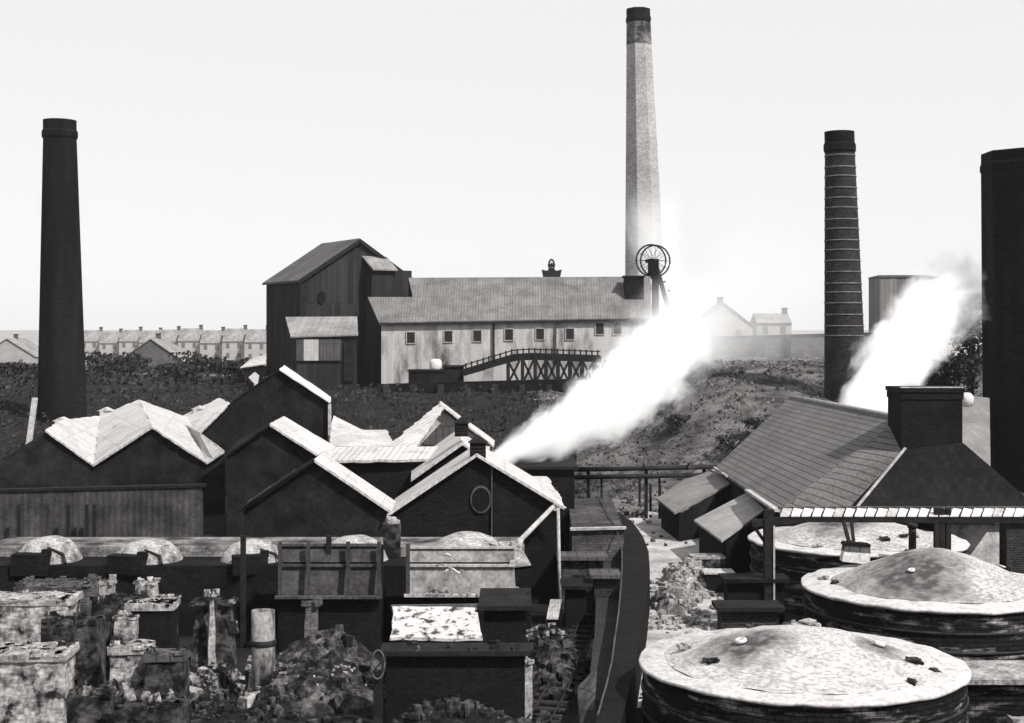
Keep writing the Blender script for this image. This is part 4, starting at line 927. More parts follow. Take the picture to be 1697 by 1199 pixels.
# tubs / boxes on ash yard
t = thing('clay_tub', 'dark square clay tub on wheels at the edge of the ash yard', 'tub', PZ(1190, 985, 0))
q = PZ(1190, 988, 0); s_ = .6
mb = MB(); mb.extr([q + Vector((-s_, -.5, .25)), q + Vector((s_, -.5, .25)), q + Vector((s_ * 1.15, -.5, 1.15)), q + Vector((-s_ * 1.15, -.5, 1.15))], (0, 1.1, 0)); mb.build('body', M_soot, t)
mb = MB(); mb.box(q + Vector((0, .05, 1.18)), (1.5, 1.25, .08)); mb.build('rim', M_lgrey, t)
for a_ in (-.4, .4):
    for b_ in (-.56, .66):
        mb = MB(); mb.tube([q + Vector((a_, b_ - .04, .2)), q + Vector((a_, b_ + .04, .2))], .2, 14); mb.build('wheel', M_iron, t)
t = thing('brick_crate', 'pale flat-topped stack of bricks in front of the dark lean-to', 'brick stack', PZ(1172, 965, 0))
q = PZ(1172, 952, 0); mb = MB(); mb.rough(q, (1.7, 1.1, .9), .1, .03, 5, 2); mb.build('bricks', M_patch2, t); mb = MB(); mb.rough(q + Vector((0, 0, .88)), (1.8, 1.15, .14), .1, .02, 4, 3); mb.build('top_course', M_rubl, t)
t = thing('brick_crate', 'white waist-high block between the brick heap and the clay tub', 'brick stack', PZ(1165, 985, 0))
q = PZ(1163, 985, 0); mb = MB(); mb.rough(q, (1.1, .8, .55), .1, .06, 5, 6); mb.build('bricks', M_rubl, t); mb = MB(); mb.rough(q + Vector((.1, 0, .5)), (.6, .5, .2), .4, .04, 3, 7); mb.build('top_course', M_rubl, t)
t = thing('white_drum', 'short upright white drum against the dark wall beside the near kiln', 'drum', PZ(1222, 1030, 0))
q = PZ(1222, 1036, .9); mb = MB(); mb.lathe(q, [(0, 0), (.17, 0), (.19, .1), (.19, .7), (.17, .8), (0, .82)], 18); mb.build('drum', M_ring, t); mb = MB(); mb.box(down(q, .45), (.5, .5, .9)); mb.build('stand', M_dk, t)
# dark walls between kilns
lowbox('kiln_yard_wall', 'black wall between the ash yard and the middle kiln', 1205, 1300, 965, 60, 1.0, M_soot, M_sootslope)
lowbox('kiln_yard_wall', 'lower black wall beside the white drum', 1195, 1290, 1012, 54.5, 1.0, M_dkbrick, M_dk)

# ================================================================ BIG ROUND KILNS
def bell(d): return .45 * (.5 + .5 * math.cos(math.pi * d)) + .55 * math.sqrt(max(0, 1 - d * d)) ** 1.3
def kiln(label, px, hw, ey, Y_, apex_y, dr, mdome, seed, bump_off=0, wallh=0):
    c = P(px, ey, Y_); zr = c.z; r_ = hw * Y_ / F; za = P(px, apex_y, Y_).z - zr
    base = Vector((c.x, Y_, 0)); t = thing('round_kiln', label, 'kiln', base, 0, 'large round brick kilns at the right')
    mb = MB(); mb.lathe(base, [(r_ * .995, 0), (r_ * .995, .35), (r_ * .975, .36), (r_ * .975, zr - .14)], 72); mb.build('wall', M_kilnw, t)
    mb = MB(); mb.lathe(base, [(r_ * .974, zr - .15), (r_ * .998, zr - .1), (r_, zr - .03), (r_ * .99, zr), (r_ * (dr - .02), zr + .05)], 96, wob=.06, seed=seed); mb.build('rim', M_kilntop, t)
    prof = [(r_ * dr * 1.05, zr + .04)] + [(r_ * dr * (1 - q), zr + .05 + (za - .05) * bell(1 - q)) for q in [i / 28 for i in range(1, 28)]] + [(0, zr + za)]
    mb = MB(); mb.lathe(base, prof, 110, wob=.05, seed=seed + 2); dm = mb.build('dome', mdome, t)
    hz = zr - .3; k = 0
    for zz in (hz * .3, hz * .55, hz * .8):
        mb = MB(); mb.lathe(base, [(r_ * .975, zz - .05), (r_ * .985, zz - .04), (r_ * .985, zz + .04), (r_ * .975, zz + .05)], 72); mb.build('iron_band', M_iron, t)
    def onsurf(u, v):
        """u,v in units of radius -> world point on top"""
        d = math.hypot(u, v)
        if d >= dr: z = zr + .03
        else:
            z = zr + .05 + (za - .05) * bell(d / dr)
        return base + Vector((u * r_, v * r_, z))
    return t, onsurf, r_, dm, zr, base
k1 = kiln('nearest large round kiln at the bottom right, with a broad white limed dome', 1328, 269, 1096, 43.0, 1043, .8, M_kilndome1, 1)
k2 = kiln('middle large round kiln with a grey sooty dome, cut by the right edge', 1548, 217, 970, 55, 910, .73, M_kilndome, 4)
k3 = kiln('farthest large round kiln, seen through the beam of the timber frame', 1420, 178, 893, 68, 857, .76, M_kilndome, 8)
M_halo = mat('soot_halo', .16, .4, 'brick', 1.5, 1.5, (.35, .6), fine=.4)
def vent(k, u, v, s_=1, halo=True):
    t, f, r_, dm, zr, base = k; c = f(u, v); nrm = Vector((u, v, .9)); nrm.z = 1.6; nrm.normalize()
    if halo:   # soot stain baked into the dome as a vertex attribute with a shape of its own
        me = dm.data; atr = me.attributes.get('soot') or me.attributes.new('soot', 'FLOAT', 'POINT'); cl_ = c - base
        for i_, v_ in enumerate(me.vertices):
            d_ = math.hypot(v_.co.x - cl_.x, (v_.co.y - cl_.y) * .8) / (halo * s_) + .35 * noise.noise(v_.co * 1.2)
            atr.data[i_].value = max(atr.data[i_].value, min(1, max(0, 1 - d_) ** .7 * 1.25))
    mb = MB(); a1 = nrm.cross(Vector((0, 0, 1))); a1 = a1.normalized() if a1.length > .01 else Vector((1, 0, 0)); b1 = nrm.cross(a1)
    cc = c + nrm * .09
    mb.tube([cc + (a1 * math.cos(a) + b1 * math.sin(a)) * .12 * s_ for a in [2 * math.pi * i / 18 for i in range(18)]], (.055 * s_), 8, True); vr = mb.build('vent', M_ring, t)
    mb = MB(); mb.extr([cc + nrm * .02 + (a1 * math.cos(a) + b1 * math.sin(a)) * .08 * s_ for a in [2 * math.pi * i / 14 for i in range(14)]], -nrm * .06); mb.build('opening', M_halo, vr)
vent(k1, -.39, -.12, 1.15, 1.35); vent(k1, .44, -.14, 1.0, .8)
vent(k2, -.27, -.35, .8, 3.2); vent(k2, .55, .1, .8, 1.0)
vent(k3, -.2, -.1, .8, 2.2)
def bricks(k, name, label, spots, seed, m_=M_patch2, m2=M_rubl):
    r_ = random.Random(seed); t, f, rad, dm, zr, base = k
    for i, (u, v, n) in enumerate(spots):
        c = f(u, v); mb = MB()
        for j in range(n):
            p = c + Vector((r_.uniform(-.055, .055) * n ** .6, r_.uniform(-.04, .04) * n ** .6, .055 * (j % 3) - .02)); mb.rough(p, (.2 + .08 * r_.random(), .12, .08), r_.random() * 3, .03, 1, j)
        one(name, mb, m_ if i % 4 else m2, label % ORD[i], 'brick pile', group=None)
ORD = ['at its left rim', 'at its left front', 'left of its back edge', 'on its back crown', 'right of its back crown', 'at its right front', 'at its right rim', 'near its front edge']
bricks(k1, 'brick_pile', 'small pile of loose bricks on the nearest round kiln, %s', [(-.7, .1, 9), (-.62, -.3, 10), (-.18, .62, 8), (.08, .6, 14), (.2, .5, 5), (.62, -.3, 9), (.72, -.35, 6), (.5, -.62, 3)], 2)
bricks(k2, 'brick_pile', 'small pile of loose bricks on the middle round kiln, %s', [(-.8, .2, 5), (-.76, .0, 4), (-.05, .55, 8), (-.08, .38, 5), (.08, .3, 3), (.3, .6, 7), (.58, .1, 6)], 4)
bricks(k3, 'brick_pile', 'small pile of loose bricks on the farthest round kiln, %s', [(-.5, -.6, 5), (-.2, -.65, 5), (.1, -.6, 6), (.3, -.5, 6), (.42, -.4, 6)], 5)
mb = MB(); c = k1[1](.12, .58); mb.box(c + Vector((0, 0, .12)), (.75, .35, .06), .5, 0); mb.box(c + Vector((.2, .05, .2)), (.6, .3, .05), .8, .1); one('kiln_plates', mb, M_rubl, 'pale iron plates lying on the back crown of the nearest round kiln', 'iron plate')

# farther pale kiln walls at right behind the frame
lowbox('pale_wall', 'mottled pale wall right of the farthest kiln, behind the frame posts', 1572, 1668, 868, 74.2, .5, mat('mottled_wall', .5, .16, None, 1, .8, (.42, .66), fine=.3), M_grime)
lowbox('pale_wall', 'short dark pier at the right edge under the big roof', 1668, 1760, 862, 68, 1, M_dkbrick, M_grime)
t = thing('flue_pipe', 'short dark upright pipe beside the farthest kiln under the beam', 'pipe', down(P(1512, 905, 62)))
q = P(1512, 875, 62); mb = MB(); mb.tube([down(q, 1), q], .17, 12); mb.build('pipe', M_iron, t); mb = MB(); mb.tube([q, q + Vector((0, 0, .18))], [.22, .24], 12); mb.build('collar', M_iron, t)
lowbox('kiln_ledge', 'low brick ledge with pale top between the near and middle kilns', 1598, 1790, 1132, 46.0, 2.2, M_kilnw, M_rubl)
t = thing('fire_door_block', 'bright square block in the brick ledge at the bottom right edge', 'block', P(1688, 1170, 45.9))
mb = MB(); mb.rough(down(P(1690, 1190, 45.4), .05), (.7, .5, .5), .1, .04, 4, 3); mb.build('brickwork', M_rubl, t)

KS = 1.15
_P0 = P
def P(px, py, Y): return _P0(px, py, Y * KS)
# ================================================================ BIG TILED ROOF
t = thing('tiled_roof_shed', 'large open shed with a broad grey tiled roof, right of the ash yard', 'shed', (17, 82, 0))
zE, zR = 5.0, 9.0
Fp, Ep = P(1185, 775, 81.7), P(1290, 846, 62.4); Bp, Ap = P(1492, 693, 64.5), P(1310, 658, 83.2)
def onplane(p, a, b, c):
    n_ = (b - a).cross(c - a); o_ = Vector((0, 0, CH)); d_ = p - o_; return o_ + d_ * ((a - o_).dot(n_) / d_.dot(n_))
Ap = onplane(Ap, Fp, Ep, Bp); Dp = P(1424, 840, 61.9); Cp = P(1500, 746, 62.3)
def slab(pts, name, m_, th=.16, par=None, along=None):
    mb = MB(); mb.extr(pts, (0, 0, -th))
    if along is not None:
        al = Vector(along).normalized()
        for i in range(2):
            f = mb.f[i]; q = [mb.v[k] for k in f]; n_ = (q[1] - q[0]).cross(q[2] - q[0]).normalized(); bb = n_.cross(al).normalized(); mb.uv[i] = [(p.dot(al), p.dot(bb)) for p in q]
    return mb.build(name, m_, par or t)
slab([Fp, Ep, Bp, Ap], 'roof', M_tile, along=Bp - Ap)
slab([Ep + Vector((.02, 0, 0)), Dp, Cp, Bp + Vector((.02, 0, 0))], 'hip_slope', M_tile, along=onplane(P(1450, 793, 70), Ep, Dp, Bp) - onplane(P(1350, 760, 70), Ep, Dp, Bp))
Ar = Vector((2 * Ap.x - Fp.x, Fp.y, Fp.z)); Br = Vector((2 * Bp.x - Ep.x, Ep.y + 3, Ep.z))
slab([Ap + Vector((.02, 0, 0)), Bp + Vector((.02, .3, 0)), Br, Ar], 'roof', M_tile)
mb = MB(); mb.tube([Ap + Vector((0, 0, .06)), Bp + Vector((0, .3, .06))], .12, 8); mb.build('ridge', M_lgrey, t)
mb = MB(); mb.bar(Fp + Vector((-.05, 0, -.02)), Fp.lerp(Ep, .25) + Vector((-.05, 0, -.02)), .12, .12); mb.build('gutter', M_lgrey, t)
mb = MB(); mb.bar(Fp.lerp(Ep, .6) + Vector((-.1, 0, .0)), Ep + Vector((-.1, -.1, .0)), .3, .14); mb.build('gutter', M_lgrey, t)
mb = MB(); mb.extr([down(Fp + Vector((.3, 0, 0))), down(Ep + Vector((.3, 2, 0))), Ep + Vector((.3, 2, -.3)), Fp + Vector((.3, 0, -.3))], (.25, 0, 0)); mb.build('side_wall', M_sootb, t)
mb = MB(); mb.extr([down(Fp + Vector((.3, 0, 0))), Fp + Vector((.3, 0, -.3)), Ap + Vector((0, -.1, -.3)), Ar + Vector((-.3, 0, -.3)), down(Ar + Vector((-.3, 0, 0)))], (0, -.25, 0)); mb.build('end_wall', M_soot, t)
# lean-tos
t = thing('lean_to_shed', 'farther dark lean-to with a plain grey roof under the eave of the tiled shed', 'shed', (P(1150, 0, 79).x, 79 * KS, 0))
a, b, c, d = P(1163, 774, 85.8), P(1219, 797, 78), P(1118, 850, 74.5), P(1088, 826, 80)
slab([d, c, b, a], 'roof', M_tile2, .12)
mb = MB(); mb.extr([down(c + Vector((.3, .2, 0))), down(b + Vector((0, .2, 0))), b + Vector((0, .2, -.15)), c + Vector((.3, .2, -.15))], (0, .2, 0)); mb.build('wall', M_sootb, t)
mb = MB(); mb.extr([down(c + Vector((.3, .2, 0))), down(d + Vector((.3, 0, 0))), d + Vector((.3, 0, -.15)), c + Vector((.3, .2, -.15))], (.2, 0, 0)); mb.build('wall', M_sootb, t)
mb = MB(); mb.bar(a + Vector((0, 0, .05)), b + Vector((0, 0, .05)), .1, .08); mb.build('flashing', M_lgrey, t)
t = thing('lean_to_shed', 'nearer lean-to with a ribbed grey roof beside the timber frame post', 'shed', (P(1220, 0, 68).x, 68 * KS, 0))
a, b, c, d = P(1248, 811, 72.4), P(1288, 830, 68), P(1196, 896, 64.4), P(1150, 862, 71)
slab([d, c, b, a], 'roof', mat('ribbed_sheet', .34, .26, 'sheet', .35, .5, fine=.15, joint=.6), .12)
mb = MB(); mb.extr([down(c + Vector((.3, .2, 0))), down(b + Vector((0, .2, 0))), b + Vector((0, .2, -.15)), c + Vector((.3, .2, -.15))], (0, .2, 0)); mb.build('wall', M_soot, t)
mb = MB(); mb.extr([down(c + Vector((.3, .2, 0))), down(d + Vector((.3, 0, 0))), d + Vector((.3, 0, -.15)), c + Vector((.3, .2, -.15))], (.2, 0, 0)); mb.build('wall', M_sootb, t)

# ---- dark hipped kiln house with square tower
t = thing('tower_house', 'black pyramid-roofed kiln house with a broad square chimney tower, at the right', 'building', (P(1545, 0, 63).x, 63 * KS, 0))
YT = 60.6
g0, g1, g2, g3, g4 = P(1422, 842, YT), P(1500, 746, YT + 1.6), P(1597, 735, YT + 1.6), P(1640, 772, YT + 1.0), P(1720, 842, YT)
back = Vector((.6, 8, 0))
mb = MB(); mb.extr([g0, g4, g3, g2, g1], back); mb.build('roof', M_sootslope, t)
mb = MB(); mb.extr([down(g0 + Vector((.3, .6, 0))), down(g4 + Vector((-.3, .6, 0))), g4 + Vector((-.3, .6, -.01)), g0 + Vector((.3, .6, -.01))], (.6, 7, 0))
# side walls only: keep the front open (posts carry it)
mb = MB(); mb.extr([down(g0 + Vector((.3, 7.7, 0)), 0), down(g4 + Vector((.3, 7.7, 0)), 0), g4 + Vector((.3, 7.7, -.02)), g0 + Vector((.3, 7.7, -.02))], (0, .2, 0)); mb.build('rear_wall', M_dkbrick, t)
mb = MB(); mb.bar(g0 + Vector((-.05, -.06, .08)), g1 + Vector((0, -.06, .1)), .12, .08); mb.build('hip_flashing', M_lgrey, t)
tw0, tw1 = P(1491, 643, YT + 1.7), P(1597, 643, YT + 1.7); lo0, lo1 = P(1494, 760, YT + 1.7), P(1595, 760, YT + 1.7)
mb = MB(); mb.extr([lo0, lo1, Vector((lo1.x, lo1.y, tw1.z - .6)), Vector((lo0.x, lo0.y, tw0.z - .6))], (0, 2.6, 0)); tw = mb.build('tower', M_soot, t)
mb = MB(); cx_ = (lo0.x + lo1.x) / 2; wdt = lo1.x - lo0.x
mb.box((cx_, (YT + 1.7) * KS + 1.3, tw0.z - .42), (wdt + .1, 2.72, .34)); mb.box((cx_, (YT + 1.7) * KS + 1.3, tw0.z - .12), (wdt + .2, 2.84, .22)); mb.build('corbel', M_soot, tw)
mb = MB(); mb.box((cx_, (YT + 1.7) * KS + .05, tw0.z + .02), (wdt + .1, .3, .05)); mb.build('lip', M_lgrey, tw)
t = thing('grey_slope_shed', 'grey pitched roof showing between the tower and the square stack', 'shed', (P(1620, 0, 84).x, 97, 0))
slab([P(1560, 780, 84), P(1642, 800, 84), P(1640, 660, 96), P(1580, 652, 96)], 'roof', M_tile2)
mb = MB(); mb.extr([down(P(1560, 784, 84.3)), down(P(1642, 804, 84.3)), P(1642, 804, 84.3), P(1560, 784, 84.3)], (0, .3, 0)); mb.build('wall', M_soot, t)
mb = MB(); c = _P0(1602, 662, 104); mb.lathe(c, [(0, -.6), (.45, -.5), (.5, .2), (.3, .45), (0, .5)], 16); one('roof_vent', mb, M_ring, 'small white round vent on the grey roof right of the tower', 'vent')

P = _P0
# ---- front timber frame, beam, eaves
t = thing('timber_canopy', 'dark timber canopy of posts and long beam carrying the slatted white eave', 'canopy', (P(1275, 0, 60).x, 60, 0))
YP = 60
mb = MB(); mb.bar(P(1246, 868, YP), P(1330, 860, YP), .3, .32); mb.build('beam', M_dk, t)
mb = MB(); mb.bar(P(1330, 860, YP), P(1760, 862, YP), .3, .26); mb.build('beam', M_dk, t)
mb = MB(); q = P(1274, 845, YP); mb.box((q.x, YP, q.z / 2), (.42, .42, q.z)); mb.build('post', M_dk, t)
mb = MB(); q = P(1283, 872, YP - .25); mb.box((q.x, YP - .24, q.z / 2), (.07, .06, q.z)); mb.build('corner_strip', M_lgrey, t)
mb = MB()
for px in (1552, 1561, 1571): q = P(px, 843, YP); mb = MB(); mb.box((q.x, YP, q.z / 2), (.2, .25, q.z)); mb.build('post', M_dk, t)
mb = MB(); mb.bar(P(1246, 868, YP), P(1272, 905, YP), .14); mb.build('brace', M_dk, t)
for i in range(26):   # slatted eave: pale boards with gaps
    x0 = 1293 + i * 17.6; w_ = 13.5 + rnd.random() * 2.5
    mb = MB(); mb.extr([P(x0, 857, YP - .2), P(x0 + w_, 857, YP - .2), P(x0 + w_ + 5, 845 + rnd.random() * 1.5, YP + .7), P(x0 + 5, 844, YP + .7)], (0, 0, .05)); mb.build('eave_board', M_ring if i % 5 else M_lgrey, t)
mb = MB(); mb.bar(P(1290, 842, YP + .9), P(1760, 842, YP + .9), .3, .1); mb.build('wall_plate', M_grime, t)
for i in range(24):
    x0 = 1310 + i * 19; mb = MB(); mb.bar(P(x0, 858, YP), P(x0 + 6, 846, YP + .9), .1, .1); mb.build('rafter_end', M_dk, t)
# hanging white skip
t = thing('hanging_skip', 'small white box skip with a dark rim hanging from the beam on two struts', 'skip', P(1419, 935, 58.5))
YS = 58.8
mb = MB(); mb.extr([P(1396, 931, YS), P(1441, 936, YS), P(1443, 917, YS), P(1399, 914, YS)], (0, .5, 0)); mb.build('body', M_ring, t)
mb = MB(); mb.extr([P(1399, 914, YS - .02), P(1443, 917, YS - .02), P(1442, 907, YS - .02), P(1401, 904, YS - .02)], (0, .54, 0)); mb.build('upper_side', M_grime, t)
mb = MB(); mb.extr([P(1398, 904, YS - .06), P(1443, 907, YS - .06), P(1443, 903, YS - .06), P(1401, 900, YS - .06)], (0, .6, 0)); mb.build('rim', M_hole, t)
for x0, x1 in ((1398, 1408), (1411, 1415)):
    mb = MB(); mb.bar(P(x0, 864, YP - .2), P(x1, 903, YS + .2), .13); mb.build('strut', M_dk, t)

# ================================================================ VEGETATION
def leafcloud(mb, c, rad, n, s_, r_, flat=1.0):
    for k in range(n):
        while True:
            d = Vector((r_.uniform(-1, 1), r_.uniform(-1, 1), r_.uniform(-1, 1)))
            if d.length < 1: break
        d = d * (d.length ** -.35 if d.length > .05 else 1)
        p = c + Vector((d.x * rad.x, d.y * rad.y, d.z * rad.z))
        a = Vector((r_.gauss(0, 1), r_.gauss(0, 1), r_.gauss(0, 1))).normalized(); b = a.orthogonal().normalized(); q = s_ * (.6 + r_.random())
        b2 = a.cross(b)
        mb.poly([p - b * q, p - b2 * q * .6, p + b * q, p + b2 * q * .6])
def tree(label, px, Y_, ht, wd2, seed, n=900, ls=.22, m_=M_leaf, name='tree', zb=None, cat='tree', group=None):
    r_ = random.Random(seed); x = P(px, 0, Y_).x; zb = gz(x, Y_) if zb is None else zb
    b = Vector((x, Y_, zb - .1)); t = thing(name, label, cat, b, 0, group)
    tr = MB(); top = b + Vector((.2, 0, ht * .7)); tr.tube([b, b.lerp(top, .5) + Vector((.15, 0, 0)), top], [ht * .035, ht * .025, ht * .01], 8)
    cl = []
    for k in range(9):
        a = r_.random() * 6.28; hh = ht * r_.uniform(.38, .95); rr2 = wd2 * r_.uniform(.2, .75) * (1.1 - .5 * hh / ht)
        e = b + Vector((math.cos(a) * rr2, math.sin(a) * rr2, hh)); tr.tube([b + Vector((.1, 0, ht * r_.uniform(.2, .5))), e], [ht * .014, ht * .005], 6); cl.append(e)
    tr.build('trunk' if cat == 'tree' else 'stem', M_bark, t)
    mb = MB()
    for e in cl: leafcloud(mb, e, Vector((wd2 * .42, wd2 * .42, ht * .17)), n // 9, ls, r_)
    mb.build('crown', m_, t); return t
tree('leafy tree rising behind the black square tower, half in steam', 1545, 118, 5.2, 4.2, 1, 2600, .17, M_leaf, zb=5.0)
tree('small bushy tree left of the black square tower, at the edge of the steam', 1488, 112, 3.6, 2.6, 2, 1500, .15, M_leafl, zb=3.6)
tree('dark tree beside the massive right stack, above the tower', 1610, 130, 6.5, 3.4, 3, 1600, .18, M_leaf, zb=7)
tree('pale wispy tree high beside the massive right stack', 1600, 160, 6, 3.0, 4, 900, .2, M_leafl, zb=11)
i = 0
for px, Y_, ht, wd2 in ((1235, 113, 2.2, 1.7), (1205, 118, 1.8, 1.5), (1255, 122, 2.0, 1.6), (1175, 108, 1.6, 1.6), (1120, 128, 1.6, 2.0)):
    i += 1; tree('dark bush on the spoil bank, %s up the bank from the tiled roof' % ord_[i - 1], px, Y_, ht, wd2, 20 + i, 500, .13, M_leaf, name='bush', cat='bush')
i = 0
for px, Y_, ht, wd2, lb in ((160, 215, 4.5, 6, 'behind the left chimney foot'), (215, 225, 4.0, 6, 'below the dark gabled house'), (330, 215, 4.2, 7, 'below the terrace right of the gabled house'), (390, 205, 3.4, 5, 'near the winding house foot'), (30, 210, 3.0, 5, 'at the left edge under the end house'), (290, 200, 3, 5, 'above the white saw-tooth roof')):
    tree('dark spreading thicket ' + lb, px, Y_, ht, wd2, 40 + i, 900, .26, M_leaf, name='thicket', cat='bush'); i += 1
# rough grass and scrub on the banks: one sheet of leaf clumps
r_ = random.Random(5); mb = MB()
for k in range(42000):
    y = r_.uniform(98, 182); x = r_.uniform(2, .36 * y + 2)
    if noise.noise(Vector((x * .22, y * .22, 2))) < -.25: continue
    z = gz(x, y); q = .05 + .1 * r_.random() ** 2; h = q * (.5 + r_.random() * 1.3); a = r_.random() * 6.28
    dx, dy = math.cos(a) * q, math.sin(a) * q; lx_, ly_ = r_.gauss(0, .15), r_.gauss(0, .15)
    mb.poly([(x - dx, y - dy, z - .05), (x + dx, y + dy, z - .05), (x + dx * .6 + lx_, y + dy * .6 + ly_, z + h), (x - dx * .3 + lx_, y - dy * .3 + ly_, z + h * .8)])
one('bank_scrub', mb, mat('dry_scrub', .05, .2, None, 1, .15, (.42, .62), fine=.4), 'rough grass and scrub covering the spoil bank', 'scrub', kind='stuff')
r_ = random.Random(6); mb = MB()
for k in range(26000):
    y = r_.uniform(108, 176); x = r_.uniform(-.38 * y, 3)
    z = gz(x, y); q = .06 + .14 * r_.random() ** 2; h = q * (.5 + r_.random() * 1.2); a = r_.random() * 6.28
    dx, dy = math.cos(a) * q, math.sin(a) * q
    mb.poly([(x - dx, y - dy, z - .05), (x + dx, y + dy, z - .05), (x + dx * .6, y + dy * .6 + .1, z + h), (x - dx * .3, y - dy * .3, z + h * .8)])
one('yard_weeds', mb, M_leaf, 'dark weeds on the slope below the winding house and long shed', 'weeds', kind='stuff')

r_ = random.Random(16); mb = MB()
for k in range(16000):
    y = r_.uniform(178, 335); x = r_.uniform(-.37 * y, -.17 * y if y < 215 else -.155 * y)
    if noise.noise(Vector((x * .09, y * .05, 7))) < -.05: continue
    z = gz(x, y) + r_.random() ** 2 * 2.0; q = .15 + .4 * r_.random() ** 2; a = Vector((r_.gauss(0, 1), r_.gauss(0, 1), r_.gauss(0, 1))).normalized(); b = a.orthogonal().normalized(); c = a.cross(b)
    p = Vector((x, y, z)); mb.poly([p - b * q, p - c * q * .7, p + b * q, p + c * q * .7])
one('allotment_scrub', mb, mat('dark_scrub', .022, .06, None, 1, .12, (.4, .7), fine=.4), 'dark tangled scrub and hedges on the ground in front of the terraces', 'scrub', kind='stuff')

r_ = random.Random(26); mb = MB()
for k in range(15000):
    y = r_.uniform(106, 178); x = r_.uniform(-.38 * y, 4)
    if noise.noise(Vector((x * .16, y * .1, 3))) < .0: continue
    z = gz(x, y) + r_.random() ** 2 * 1.1; q = .08 + .22 * r_.random() ** 2; a = Vector((r_.gauss(0, 1), r_.gauss(0, 1), r_.gauss(0, 1))).normalized(); b = a.orthogonal().normalized(); c = a.cross(b)
    p = Vector((x, y, z)); mb.poly([p - b * q, p - c * q * .7, p + b * q, p + c * q * .7])
one('slope_brambles', mb, MC['dark_scrub'], 'black brambles on the slope between the white roofs and the long pale shed', 'brambles', kind='stuff')
chunks('spoil_lumps', 'dark and pale lumps of spoil strewn over the bank above the pipe bridge', [(1150, 700, 128, 7, 12, 260, .1, .38), (1080, 750, 110, 5, 6, 200, .1, .4), (1250, 640, 145, 8, 8, 120, .12, .4), (1330, 620, 150, 8, 6, 60, .12, .4), (1020, 800, 96, 3, 5, 120, .12, .4)], mat('spoil_lump', .04, .13, None, 1, .9, (.45, .6), fine=.5, bump=1), 71, 40)

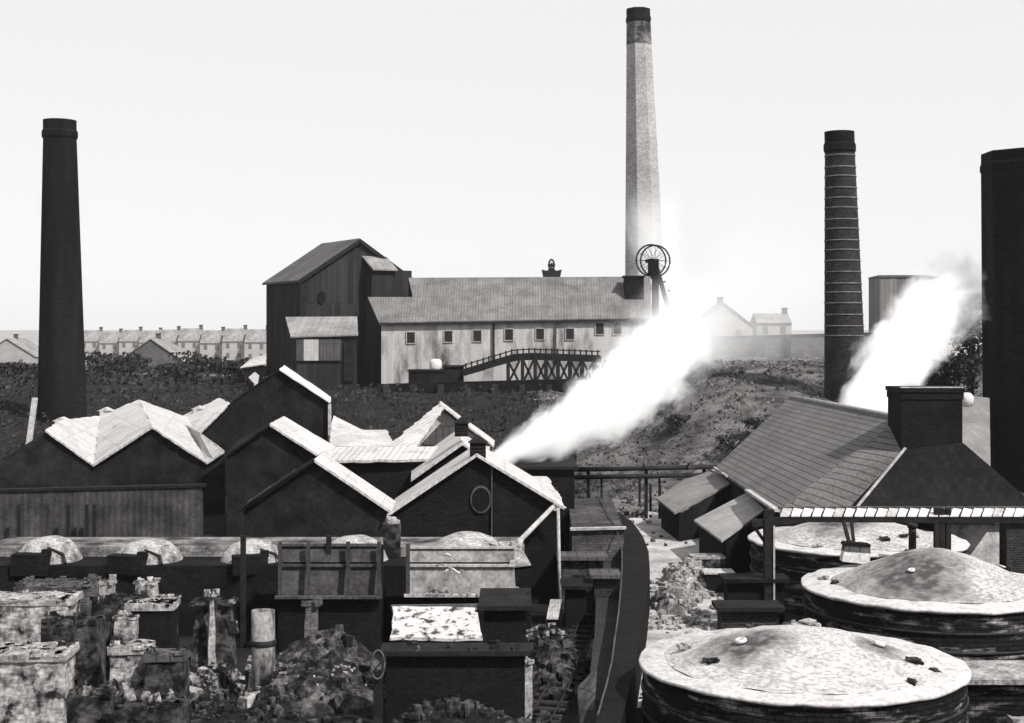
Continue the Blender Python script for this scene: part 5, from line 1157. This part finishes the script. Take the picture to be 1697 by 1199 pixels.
# ================================================================ STEAM
def vol(key, dens, nscale, lo, hi):
    m = bpy.data.materials.new(key); m.use_nodes = True; t = m.node_tree; t.nodes.clear(); N = t.nodes.new
    out = N('ShaderNodeOutputMaterial'); pv = N('ShaderNodeVolumePrincipled'); t.links.new(pv.outputs[0], out.inputs['Volume'])
    pv.inputs['Color'].default_value = (.96, .96, .96, 1); pv.inputs['Anisotropy'].default_value = 0.0; pv.inputs['Density'].default_value = dens
    return m
def plume(name, label, A_, B_, bend, r0, r1, pw, dens, fade0, fade1, seed, ns=.55, fin=0.0):
    """soft jet: density falls off from a bent axis A->B, torn by noise stretched along the wind"""
    a, b = P(*A_), P(*B_); d = (b - a); Ln = d.length; d.normalize()
    up = (Vector((0, 0, 1)) - d * d.z).normalized() if abs(d.z) < .98 else Vector((-1, 0, 0)); sy = up.cross(d).normalized()
    from mathutils import Matrix
    M = Matrix(((d.x, sy.x, up.x), (d.y, sy.y, up.y), (d.z, sy.z, up.z))).to_4x4(); M.translation = a
    def Rf(t): return r0 + r1 * max(0, t) ** pw
    mb = MB(); pts = []; rs = []
    for i in range(25):
        t_ = i / 24; pts.append(Vector((t_ * Ln, 0, bend * 4 * t_ * (1 - t_)))); rs.append(Rf(t_) * 1.5)
    mb.tube(pts, rs, 28)
    me = bpy.data.meshes.new(name); me.from_pydata([tuple(v) for v in mb.v], [], mb.f)
    import bmesh
    bm = bmesh.new(); bm.from_mesh(me); bmesh.ops.remove_doubles(bm, verts=bm.verts, dist=.0005); bmesh.ops.recalc_face_normals(bm, faces=bm.faces); bm.to_mesh(me); bm.free()
    m = bpy.data.materials.new(name + '_vapour'); m.use_nodes = True; t = m.node_tree; t.nodes.clear(); N = t.nodes.new; L = t.links.new
    def val(x):
        return x
    def ma(op, x, y=None, z=None):
        n_ = N('ShaderNodeMath'); n_.operation = op
        for k, q in enumerate((x, y, z)):
            if q is None: continue
            if isinstance(q, (int, float)): n_.inputs[k].default_value = q
            else: L(q, n_.inputs[k])
        return n_.outputs[0]
    tc = N('ShaderNodeTexCoord'); sp = N('ShaderNodeSeparateXYZ'); L(tc.outputs['Object'], sp.inputs[0])
    T = ma('DIVIDE', sp.outputs[0], Ln); Tc = ma('MINIMUM', ma('MAXIMUM', T, 0.0), 1.0)
    R_ = ma('ADD', ma('MULTIPLY', ma('POWER', Tc, pw), r1), r0)
    zz = ma('SUBTRACT', sp.outputs[2], ma('MULTIPLY', ma('MULTIPLY', T, ma('SUBTRACT', 1.0, T)), bend * 4))
    rr_ = ma('SQRT', ma('ADD', ma('MULTIPLY', sp.outputs[1], sp.outputs[1]), ma('MULTIPLY', zz, zz)))
    mp = N('ShaderNodeMapping'); mp.inputs['Scale'].default_value = (.45, 1, 1); mp.inputs['Location'].default_value = (seed, seed * .7, 0); L(tc.outputs['Object'], mp.inputs[0])
    nz = N('ShaderNodeTexNoise'); nz.inputs['Scale'].default_value = ns; nz.inputs['Detail'].default_value = 6; nz.inputs['Roughness'].default_value = .62; nz.inputs['Distortion'].default_value = .6; L(mp.outputs[0], nz.inputs['Vector'])
    u = ma('ADD', ma('DIVIDE', rr_, R_), ma('MULTIPLY', ma('SUBTRACT', nz.outputs[0], .5), 2.2))
    mr = N('ShaderNodeMapRange'); mr.interpolation_type = 'SMOOTHSTEP'; mr.inputs[1].default_value = 1.12; mr.inputs[2].default_value = .35; mr.inputs[3].default_value = 0; mr.inputs[4].default_value = 1; L(u, mr.inputs[0])
    f1 = N('ShaderNodeMapRange'); f1.interpolation_type = 'SMOOTHSTEP'; f1.inputs[1].default_value = fade1; f1.inputs[2].default_value = fade0; f1.inputs[3].default_value = .0; f1.inputs[4].default_value = 1; L(T, f1.inputs[0])
    D = ma('MULTIPLY', ma('MULTIPLY', mr.outputs[0], f1.outputs[0]), dens)
    if fin:
        f2 = N('ShaderNodeMapRange'); f2.interpolation_type = 'SMOOTHSTEP'; f2.inputs[1].default_value = 0; f2.inputs[2].default_value = fin; L(T, f2.inputs[0]); D = ma('MULTIPLY', D, f2.outputs[0])
    pv = N('ShaderNodeVolumePrincipled'); pv.inputs['Color'].default_value = (.98, .98, .98, 1); pv.inputs['Density'].default_value = 1; L(D, pv.inputs['Density'])
    o_ = N('ShaderNodeOutputMaterial'); L(pv.outputs[0], o_.inputs['Volume'])
    me.materials.append(m); o = bpy.data.objects.new(name, me); COL.objects.link(o); o.matrix_world = M
    return tag(o, label, 'steam', None, 'stuff')
plume('steam_plume', 'white steam jet blowing up to the right from behind the front gable', (816, 762, 76), (1236, 395, 124), -3.0, .2, 4.3, .68, 1.7, .22, .78, 1)
plume('steam_cloud', 'broad white steam cloud rising behind the tiled roof, right of the banded chimney', (1404, 745, 92), (1700, 480, 140), 4.8, 1.8, 2.3, .9, 1.3, .18, .68, 9)
plume('steam_mist', 'broad faint mist of steam drifting over the rise and the house right of the long shed', (1030, 650, 140), (1350, 450, 175), 0.0, 5.0, 6.0, 1, .045, .45, 1.0, 14, .14, .25)
plume('steam_wisp', 'thin steam hanging round the foot of the tallest chimney, behind the winding wheels', (1100, 560, 232), (1046, 290, 232), 0.0, 4.2, .8, 1, .24, .45, .97, 6, .3, .25)

# ================================================================ HAZE
hz_m = vol('thin_haze', .00007, 1, 0, 1); hz_m.node_tree.nodes['Principled Volume'].inputs['Color'].default_value = (.97, .97, .97, 1)
mb = MB(); mb.box((0, 560, 41), (900, 1300, 84)); ho = mb.build('haze', hz_m); ho['kind'] = 'stuff'
